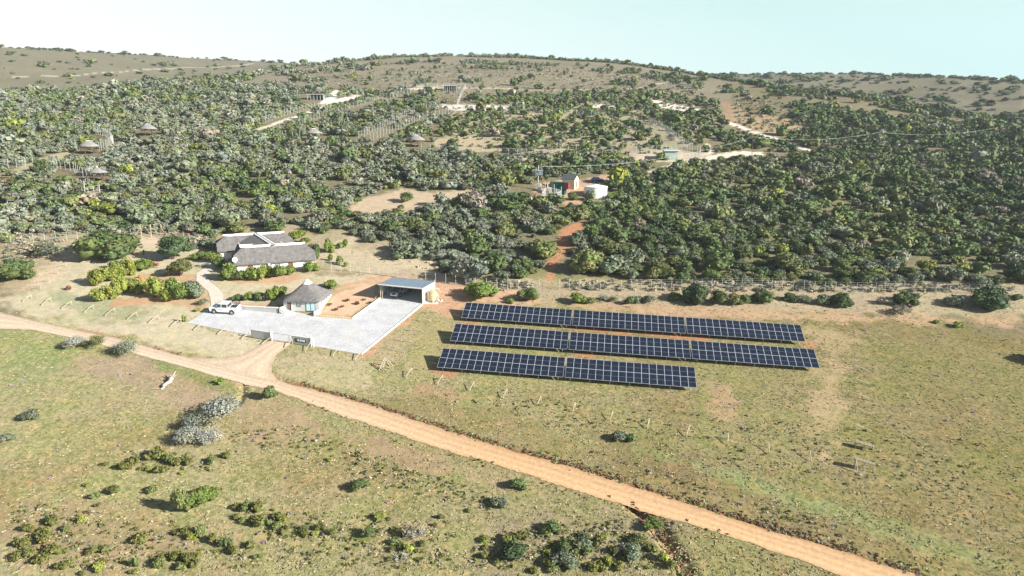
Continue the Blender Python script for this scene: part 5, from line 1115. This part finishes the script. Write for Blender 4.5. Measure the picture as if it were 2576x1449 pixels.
# --- timber brace frames round the property
def frame(bx_,by_,ax,ay,label,hb=.85,ha_=.28,grp='timber brace frames around the property'):
    b=P(bx_,by_); a=P(ax,ay); root=empty('brace_frame',b,0,label,'brace frame',grp)
    MB().bar((0,0,-.2),(0,0,hb),.055,6).build('post',M['wood'],root)
    d=a-b; MB().bar((d.x,d.y,d.z-.2),(d.x,d.y,d.z+ha_),.055,6).build('post',M['wood'],root)
    MB().bar((0,0,hb-.02),(d.x,d.y,d.z+ha_),.055,6).build('rail',M['wood'],root)
FL=[('up the left lawn edge from the far corner',[(216.7,621,193,622),(201.4,637.5,176,638),(183,653.5,157,656),(166.7,671,140,673.5),(145.6,690,116.5,692.5),(124.3,710,95.2,712),(103,729.5,71,730),(80,752,58,759)]),
 ('along the front of the left lawn',[(129,759,105.4,769),(180.6,768,155.6,778),(236,778,212.5,787),(289.5,786,265,795.5),(345,796,321,804.5),(400,804.5,375,813.5),(455.6,813,430,823),(513.4,823.5,488.4,832),(571,834,548.7,842.5),(632,845,609,854.5)]),
 ('beside the entrance gate and front corner',[(684,859,660,868),(736,866,718,876),(783,872,768,885),(854,886,837.7,897),(910.6,895,893,908)]),
 ('right of the parking area up to the carport',[(1119,731,1140.8,733),(1100,755,1122,757.5),(1076,789,1102.5,788),(1055.6,808,1082.3,811),(1033.7,833.5,1061.8,835.5),(1009.6,859,1037.7,863),(989.8,883,1017,888),(973.6,911,996.4,916)]),
 ('along the front of the solar field',[(1036,939,1021.4,951.5),(1113.4,957,1101,968),(1193,973,1182,984),(1275.3,992,1265.8,1003),(1360.7,1009.5,1352.6,1020),(1446.6,1026,1440.9,1037.5),(1541,1048,1535,1059.5),(1632,1067,1628.7,1079),(1733,1086.5,1727,1098.5),(1831,1105,1830.3,1119),(1932,1127,1935,1141),(2036,1148,2040.4,1160.5)]),
 ('down the right edge of the solar field',[(2146.7,741,2171,741.5),(2146,794,2173,797.5),(2146.7,816,2175,820),(2147,843,2177,849),(2148,868,2179,873.5),(2149,898.5,2184.5,905),(2149,931,2184.5,936.5),(2150,964.5,2186,970),(2150.4,1001.5,2189,1008),(2152,1038.5,2190,1046),(2153,1083,2192,1088.5)])]
for place,L in FL:
    for i,t in enumerate(L): frame(*t,f'{ordn(i+1)} timber brace frame {place}')
# --- climbing frame shaped timber stand and two ridged ramps
ap=P(962,921); a0=P(957,932); a1=P(984,920)
st=empty('timber_stand',a0,0,'pale timber A frame stand with side struts near the front corner of the parking area','timber stand')
top=(a0+a1)/2+Vector((-.1,.4,1.55)); mb=MB()
for off_ in (-.22,.22):
    mb.bar(a0+Vector((off_,off_*.3,0))-a0,top+Vector((off_*.4,0,0))-a0,.06); mb.bar(a1+Vector((off_,off_*.3,0))-a0,top+Vector((off_*.4,0,0))-a0,.06)
mb.build('side_pole',M['wood'],st); mb=MB()
for t in (.2,.35,.5,.65,.8): p=a0.lerp(top,t)-a0; mb.bar(p+Vector((-.3,-.1,0)),p+Vector((.3,.1,0)),.04)
mb.build('rung',M['wood'],st); mb=MB(); mb.bar(a0.lerp(top,.3)-a0,Vector((1.1,-.4,-.1)),.045).bar(a0.lerp(top,.5)-a0,Vector((1.7,.5,0)),.045); mb.build('strut',M['wood'],st)
for k,(x0_,y0_,x1_,y1_,hh,lb) in enumerate(((2152,1124,2195,1134,.75,'upper ribbed timber ramp lying in the grass of the right field'),(2150,1176,2198,1186,1.2,'lower ribbed timber ramp with tall front posts in the right field'))):
    a=P(x0_,y0_);b=P(x1_,y1_); root=empty('timber_ramp',a,0,lb,'timber ramp'); d=b-a; n_=Vector((-d.y,d.x,0)).normalized()*.35; up=Vector((0,0,hh))
    for s in (-1,1): MB().bar(n_*s+up,d+n_*s+up*.8,.05).build('side_rail',M['wood'],root)
    mb=MB()
    for i in range(14): p=d*(i/13.)+up*(1-.2*i/13)+Vector((0,0,.05)); mb.bar(p-n_*1.15,p+n_*1.15,.05,5)
    mb.build('slats',M['wood'],root)
    for t in (0,.5,1):
        for s in (-1,1): MB().bar(d*t+n_*s+Vector((0,0,-.3)),d*t+n_*s+up*(1-.2*t),.055).build('leg',M['wood'],root)
    if k: MB().bar(Vector((-.2,-1.3,-.3)),Vector((-.1,-.3,1.3)),.06).build('prop_pole',M['wood'],root)
# --- driftwood log
lg=P(405,981); l2=P(436,957); root=empty('fallen_trunk',lg,0,'bleached fallen tree trunk lying in the left grassland','dead trunk'); d=l2-lg
mb=MB(); prev=Vector((0,0,.12)); 
for i in range(1,7):
    p=d*(i/6)+Vector((.2*math.sin(i*2),.25*math.cos(i*1.7),.15+.25*i/6)); mb.bar(prev,p,.10+.035*i,7,.13+.035*i); prev=p
mb.bar(prev,prev+Vector((.3,.9,.9)),.16,6,.04).bar(prev,prev+Vector((-.7,.8,.5)),.14,6,.03).bar(prev,prev+Vector((.8,.2,.6)),.14,6,.03).bar((0,0,.1),(-1.3,-.1,.25),.08,5,.03); mb.build('trunk',M['dead'],root)
# --- dead grey branches in the shrub pile and in the cushions
for x,y,sz,lb in ((520,1105,2.2,'tangle of bleached branches inside the grey thicket on the left grassland'),(1050,1350,1.3,'small dead grey branchy stump among the foreground cushions'),(1010,1408,1.0,'little bleached twig tangle in a foreground cushion clump')):
    c_=P(x,y); rr_=random.Random(x); mb=MB()
    for i in range(34):
        a=rr_.uniform(0,6.28); l=sz*rr_.uniform(.5,1.1); e_=Vector((math.cos(a)*l,math.sin(a)*l,sz*rr_.uniform(.2,.8))); mb.bar((math.cos(a)*.1,math.sin(a)*.1,0),e_,.045,4,.012); mb.bar(e_*.6,e_*.6+Vector((rr_.uniform(-.5,.5),rr_.uniform(-.5,.5),rr_.uniform(.1,.5)))*sz*.6,.03,4,.01)
    o=mb.build('dead_branches',M['dead']); o.location=c_; tag(o,lb,'dead branches')
# --- garden furniture
def bench(x,y,rz,label,m='galvw'):
    p=P(x,y); o=empty('picnic_table',p,rz,label,'picnic table'); MB().box((0,0,.74),(1.9,.8,.06)).build('table_top',M[m],o)
    for s in (-1,1):
        MB().box((0,s*.75,.44),(1.9,.28,.05)).build('bench_seat',M[m],o)
        mb=MB(); x_=.7*s; mb.bar((x_,-.75,-.2),(x_,-.25,.74),.045).bar((x_,.75,-.2),(x_,.25,.74),.045).bar((x_,-.8,.42),(x_,.8,.42),.04); mb.build('leg_frame',M[m],o)
bench(514,670,.4,'pale picnic table at the bend of the garden path'); bench(418,690,1.9,'picnic table in the shade beside the olive tree'); bench(388,672,.2,'picnic table under the big round tree','dwood')
for x,y,s,m,lb in ((390,667,.5,'terracotta','orange rounded sculpture under the round tree'),(353,700,.45,'terracotta','small terracotta figure beside the bright green bush')):
    p=P(x,y); o=MB().lathe((0,0,-.1),[(s*.5,0),(s*.9,s*.4),(s,s),(s*.7,s*1.6),(s*.3,s*1.9)],12).build('sculpture',M[m],None,True); o.location=p; tag(o,lb,'sculpture')
p=P(444,713); o=empty('stone_seat',p,.2,'white block seat in front of the olive tree','seat'); MB().box((0,0,.4),(.9,.6,.12)).build('seat',M['cap'],o); 
for s in (-1,1): MB().box((.33*s,0,.12),(.14,.5,.45)).build('leg',M['cap'],o)
for x,y,hh,m,lb in ((337,642,1.1,'red','small red post marker on the upper lawn'),(362,641,1.1,'dwood','dark wooden post on the upper lawn beside the gate')):
    p=P(x,y); o=MB().bar((0,0,-.2),(0,0,hh),.14,8).bar((0,0,hh*.6),(.25,0,hh*.9),.08,6).bar((0,0,hh*.5),(-.22,0,hh*.75),.07,6).build('marker_post',M[m]); o.location=p; tag(o,lb,'post')
# railing beside the rear gable
ra=P(512,646); rb=P(533,654); o=empty('railing',ra,0,'blue steel railing leading to the rear gable of the house','railing'); d=rb-ra
MB().bar((0,0,.9),d+Vector((0,0,.9)),.04).build('rail',M['blue'],o)
for t in (0,.5,1): MB().bar(d*t+Vector((0,0,-.2)),d*t+Vector((0,0,.9)),.04).build('post',M['blue'],o)
# --- thatched lookouts in the thicket
def lookout(x,y,wpx,label,round_=0,top=None):
    p=P(x,y); _,_,dp=proj(p); W=wpx*dp/F*.98; lift=1.25; q=p.copy(); o=empty('thatched_lookout',q,.15,label,'lookout','thatched lookouts')
    he=lift+1.5; n=16; mb=MB(); rg=[]
    for t,z in ((0,0),(.3,.27),(.6,.58),(.88,.86)):
        rg.append([(math.cos(2*math.pi*i/n)*W*.5*(1-t)+ (W*.10*math.copysign(t,math.cos(2*math.pi*i/n)) if not round_ else 0),math.sin(2*math.pi*i/n)*W*.42*(1-t),he+W*.27*z) for i in range(n)])
    lo=[(a*.97,b*.97,z-.25) for a,b,z in rg[0]]; rg=[lo]+rg; vs=[v for r_ in rg for v in r_]
    mb.add(vs,[(k*n+i,k*n+(i+1)%n,(k+1)*n+(i+1)%n,(k+1)*n+i) for k in range(len(rg)-1) for i in range(n)]+[tuple(range((len(rg)-1)*n,len(rg)*n))]); rf=mb.build('roof',M['thatch2'],o,True)
    tp=[(a*1.08,b*1.12,z+.05) for a,b,z in rg[-1]]; tp2=[(a*.6,b*.6,z+.22) for a,b,z in rg[-1]]
    MB().add(tp+tp2,[(i,(i+1)%n,n+(i+1)%n,n+i) for i in range(n)]+[tuple(range(n,2*n))]).build('ridge_cap',M['cap'],rf)
    for i in range(6):
        a=2*math.pi*i/6+.3; MB().bar((math.cos(a)*W*.38,math.sin(a)*W*.32,-1.5),(math.cos(a)*W*.38,math.sin(a)*W*.32,he+.3),.10).build('post',M['dwood'],o)
    MB().box((0,0,lift),(W*.8,W*.66,.15)).build('deck',M['dwood'],o)
    mb=MB(); 
    for z in (.45,.9):
        for i in range(6):
            a=2*math.pi*i/6+.3; b=a+math.pi/3; mb.bar((math.cos(a)*W*.38,math.sin(a)*W*.32,lift+z),(math.cos(b)*W*.38,math.sin(b)*W*.32,lift+z),.05)
    mb.build('railing',M['brown'],o)
lookout(374,340,44,'thatched lookout nearest the top left, beside the curved fence')
lookout(226,386,50,'thatched lookout at the lower end of the curved enclosure fence')
lookout(248,455,48,'steep round thatched lookout lowest in the left thicket',1)
lookout(790,352,42,'thatched lookout in the centre left thicket below the fences')
lookout(1048,369,44,'thatched lookout on brown posts beside the tan central clearing')
dk=P(8,472); o=empty('timber_platform',dk,.2,'brown timber viewing platform cut by the left edge of the photo','platform')
MB().box((0,0,1.5),(4.5,3,.2)).build('deck',M['brown'],o)
for x in (-2,0,2):
    for y in (-1.3,1.3): MB().bar((x,y,-1),(x,y,3.0),.12).build('post',M['brown'],o)
mb=MB(); 
for y in (-1.3,1.3): mb.bar((-2,y,2.9),(2,y,2.9),.1).bar((-2,y,2.2),(2,y,2.9),.07)
mb.build('rail',M['brown'],o)
# --- sheds on the hill
def shed(x,y,wpx,dep,h,label,roof,wall,rz=0,posts=0,name='shed',rise=.5):
    p=P(x,y); _,_,dp=proj(p); W=wpx*dp/F; q=p-Vector((math.cos(rz),math.sin(rz),0))*W/2; o=empty(name,q,rz,label,'shed')
    sl=GY*.4
    if posts:
        MB().box((W/2,dep-.1,h/2-.0),(W,.15,h+1)).build('back_wall',M[wall],o)
        for i in range(posts): MB().box((W*i/(posts-1),0,h/2-.5),(.22,.22,h+1)).build('post',M['galvw'],o)
        MB().box((W*.3,dep*.5,h/2),(.1,dep,h+.6)).build('partition',M[wall],o); MB().box((W*.95,dep*.5,h/2),(.1,dep,h+.6)).build('partition',M[wall],o)
    else: MB().box((W/2,dep/2,h/2-.5),(W,dep,h+1)).build('wall',M[wall],o)
    MB().add([(-.4,-.5,h+.02),(W+.4,-.5,h+.02),(W+.4,dep+.4,h+rise),(-.4,dep+.4,h+rise),(-.4,-.5,h-.12),(W+.4,-.5,h-.12),(W+.4,dep+.4,h+rise-.14),(-.4,dep+.4,h+rise-.14)],[(0,1,2,3),(7,6,5,4),(0,4,5,1),(1,5,6,2),(2,6,7,3),(3,7,4,0)]).build('roof',M[roof],o)
    MB().box((W/2,-.56,h-.04),(W+.9,.08,.2)).build('fascia',M['cap'],o); return o
shed(1131,230,34,5,3.4,'open fronted shed on the hilltop at the top of the enclosure fences','roofblue','roofgrey',-.05,7)
shed(794,252,40,5,3.2,'blue roofed shed half hidden by a round bush, upper left','bluecar','roofgrey',0,6)
sg_=shed(1689,404,34,4.5,3.6,'pale green sheet metal shed beside the white sandy road','pale_shed','pale_shed',-.03)
# --- substation yard
o=empty('cream_hut',P(1435,472),-.45,'small cream gabled hut with dark grey roof in the central clearing','hut')
L_,D2,h_=4.0,3.8,2.8
MB().box((0,0,h_/2-.5),(L_,D2,h_+1)).build('wall',M['cream'],o)
mb=MB(); mb.add([(L_/2-.01,-D2/2,h_),(L_/2-.01,D2/2,h_),(L_/2-.01,0,h_+1.2),(-L_/2+.01,-D2/2,h_),(-L_/2+.01,D2/2,h_),(-L_/2+.01,0,h_+1.2)],[(0,1,2),(5,4,3)]); mb.build('gable',M['cream'],o)
for s in (-1,1):
    mb=MB(); e_=.4; mb.add([(-L_/2-.3,s*(D2/2+e_),h_-.25),(L_/2+.3,s*(D2/2+e_),h_-.25),(L_/2+.3,0,h_+1.27),(-L_/2-.3,0,h_+1.27),(-L_/2-.3,s*(D2/2+e_),h_-.13),(L_/2+.3,s*(D2/2+e_),h_-.13),(L_/2+.3,0,h_+1.38),(-L_/2-.3,0,h_+1.38)],[(0,1,2,3),(7,6,5,4),(0,4,5,1),(1,5,6,2),(2,6,7,3),(3,7,4,0)]); mb.build('roof',M['roofgrey'],o)
MB().box((L_/2+.02,.0,1.0),(.05,.9,1.9)).build('door',M['dwood'],o)
o=empty('green_shelter',P(1406,486),-.35,'green shade cloth shelter with a maroon side beside the cream hut','shelter')
MB().box((-1.3,0,2.5),(2.4,2.2,1.7)).build('upper_screen',M['green'],o); MB().box((1.0,-.25,1.3),(2.2,2.4,4.0)).build('lower_screen',M['green2'],o)
MB().box((2.7,-.5,2.3),(1.2,2.2,1.9)).build('maroon_panel',M['red'],o); MB().box((-1.3,0,.6),(2.4,2.0,2.1)).build('lower_wall',M['green2'],o)
o=empty('white_tank',P(1498,492),0,'large white water reservoir with a low cone lid behind the grey bush','reservoir')
MB().lathe((0,0,-1),[(3.4,0),(3.4,3.6)],28).build('reservoir_wall',M['white'],o); MB().lathe((0,0,2.6),[(3.55,0),(3.5,.12),(.3,.75),(.05,.8)],28).build('lid',M['cap'],o)
# blue car
def hatch(loc,rz,label):
    root=empty('parked_car',loc,rz,label,'car')
    pr=[(-2.0,.3),(2.05,.3),(2.1,.65),(1.9,.85),(1.0,.95),(-1.9,.98),(-2.05,.7)]; MB().prism(pr,-.85,.85).build('body',M['bluecar'],root)
    vs=[(1.05,-.78,.93),(-1.85,-.78,.95),(-1.85,.78,.95),(1.05,.78,.93),(.35,-.62,1.45),(-1.4,-.62,1.45),(-1.4,.62,1.45),(.35,.62,1.45)]
    MB().add(vs,[(0,4,5,1),(1,5,6,2),(2,6,7,3),(3,7,4,0)]).build('windows',M['glass'],root); MB().box((-.52,0,1.47),(1.8,1.28,.05)).build('roof_panel',M['bluecar'],root)
    for x in (1.3,-1.3):
        for s in (-.75,.75): wheel(root,x,s,.31,.2)
    for s in (-.6,.6): MB().box((2.08,s,.62),(.06,.3,.14)).build('headlight',M['lamp'],root)
    return root
cb=P(1503,458); hatch(cb+Vector((0,0,.02)),.15,'dark blue parked car behind the white reservoir').rotation_euler=(math.atan(GY),0,.15)
# palisade pen
pc_=[P(*q) for q in ((1364,500),(1388,506),(1400,500),(1412,494),(1394,488),(1372,488),(1364,500))]
o=empty('palisade_pen',pc_[0],0,'white palisade pen around the transformer equipment in the central clearing','palisade')
mb=MB(); pb_=MB()
for a,b in zip(pc_,pc_[1:]):
    n=max(3,int((b-a).length/.32)); 
    for i in range(n): p=a.lerp(b,i/n)-pc_[0]; mb.box((p.x,p.y,p.z+.9),(.07,.05,1.9))
    mb.bar(a-pc_[0]+Vector((0,0,.4)),b-pc_[0]+Vector((0,0,.4)),.04,4).bar(a-pc_[0]+Vector((0,0,1.5)),b-pc_[0]+Vector((0,0,1.5)),.04,4)
    MB().box((a.x-pc_[0].x,a.y-pc_[0].y,a.z-pc_[0].z+1.3),(.16,.16,3.2)).build('post',M['galvw'],o)
mb.build('palings',M['galv'],o)
for x,y,h,lb in ((1357,478,2.0,'grey electrical cabinet at the foot of the transformer poles'),(1384,488,1.9,'white electrical cabinet inside the palisade pen'),(1374,472,1.2,'small cream box with a dark door behind the palisade pen')):
    p=P(x,y); o=empty('cabinet',p,-.2,lb,'cabinet'); m_='cap' if 'white' in lb else 'cream' if 'cream' in lb else 'galv'; MB().box((0,0,h/2-.1),(1.0,.7,h+.2)).build('cabinet_body',M[m_],o); MB().box((0,-.37,h/2),(.7,.04,h*.8)).build('door',M['dark'] if 'cream' in lb else M['galv'],o)
for k,(x,y) in enumerate(((1337,505),(1347,506))):
    p=P(x,y); o=MB().lathe((0,0,-.1),[(.22,0),(.25,.7),(.12,1.1),(.03,1.15)],8).build('bollard',M['cap']); o.location=p; tag(o,('left' if k==0 else 'right')+' one of two white bollards left of the palisade pen','bollard')
# --- power poles and lines
def pole(x,y,ty,label,r=.11,cross=1.8):
    p=P(x,y); h=hgt(p,ty); o=empty('power_pole',p,.5,label,'power pole','power poles across the hillside'); MB().bar((0,0,-.5),(0,0,h),r,7,r*.75).build('pole',M['dwood'] if r<.15 else M['galvw'],o)
    if cross: MB().box((0,0,h-.25),(cross,.10,.12)).build('crossarm',M['dwood'],o)
    return p+Vector((0,0,h-.15))
t1=pole(1354,476,416,'left pole of the transformer pair in the central clearing',.16,0); t2=pole(1364,477,418,'right pole of the transformer pair in the central clearing',.13,0)
m_=(t1+t2)/2; hd_=4.0; o=empty('transformer',P(1359,476.5)+Vector((0,0,hgt(P(1359,476.5),434)-.7)),.1,'blue grey transformer box mounted between the two poles','transformer'); MB().box((0,0,.6),(1.2,.8,.9)).build('tank',M['blue'],o); MB().box((0,0,1.25),(1.6,1.0,.1)).build('lid',M['galvw'],o)
for s in (-.45,0,.45): MB().bar((s,0,1.3),(s,0,1.65),.06).build('bushing',M['galvw'],o)
for x,y,ty,lb in ((1376,492,449,'left dark pole standing inside the palisade pen'),(1388,502,452,'right dark pole standing inside the palisade pen')): pole(x,y,ty,lb,.12,0)
tops=[m_]
PL=[(1891,398,343,'wooden power pole beside the white sandy road, nearest the shed'),(2212,368,331,'wooden power pole in the right thicket, left of the far right pole'),(2504,351,320,'power pole near the right edge in the upper thicket'),(2500,302,270,'tallest looking power pole on the far right skyline slope'),(2318,274,243,'power pole against the hazy right hill, right of centre'),(2184,254,225,'power pole at the brow of the right slope'),(2040,233,211,'small distant power pole above the bare patch')]
for t in PL: tops.append(pole(*t))
def wire(a,b,label,sag=1.2,n=3):
    o=empty('power_line',a,0,label,'power line'); d=b-a; sd=Vector((-d.y,d.x,0)).normalized()*.7
    for k in range(n):
        mb=MB(); f=lambda t:d*t+sd*(k-(n-1)/2)-Vector((0,0,sag*4*t*(1-t)))
        for i in range(14): mb.bar(f(i/14),f((i+1)/14),.011,3)
        mb.build('wire',M['wire'],o)
wire(tops[0],tops[1],'three power wires from the transformer poles to the roadside pole',3); wire(tops[1],tops[2],'power wires between the roadside pole and the right thicket pole',2); wire(tops[2],tops[3],'power wires between the two right thicket poles',2)
wire(tops[4],tops[5],'faint power wires across the hazy right slope',2,2); wire(tops[5],tops[6],'faint power wires to the brow of the right slope',2,2)
# --- special shrubs round the clearings
rowp([(1484,508,40,36,'silver','bush'),(1440,507,32,28,'olive'),(1540,505,40,24,'bright')],'in front of the white reservoir',grp='shrubs around the reservoir')
rowp([(820,249,36,18,'mid'),(745,262,32,22,'dark'),(1025,512,44,34,'mid'),(1010,530,22,18,'mid'),(1665,405,36,26,'bright'),(1075,232,0+30,14,'mid')],'at the edge of a hillside clearing',grp='shrubs at the clearings')
# ---------------------------------------------------------------- haze
HZ=mat('haze',(1,1,1)); n=HZ.node_tree; n.nodes.clear(); ho=nn(n,'ShaderNodeOutputMaterial'); pv=nn(n,'ShaderNodeVolumePrincipled'); pv.inputs['Color'].default_value=(.80,.90,1,1); pv.inputs['Density'].default_value=.00013; pv.inputs['Anisotropy'].default_value=.1
n.links.new(pv.outputs[0],ho.inputs['Volume'])
zmin=float(gz.min()); 
o=MB().box((0,985,(zmin-1+330)/2),(4020,2060,330-zmin+1)).build('haze',HZ); o['kind']='stuff'; o['label']='thin pale blue air over the distant hills'; o['category']='haze'
print('zrange',gz.min(),gz.max())
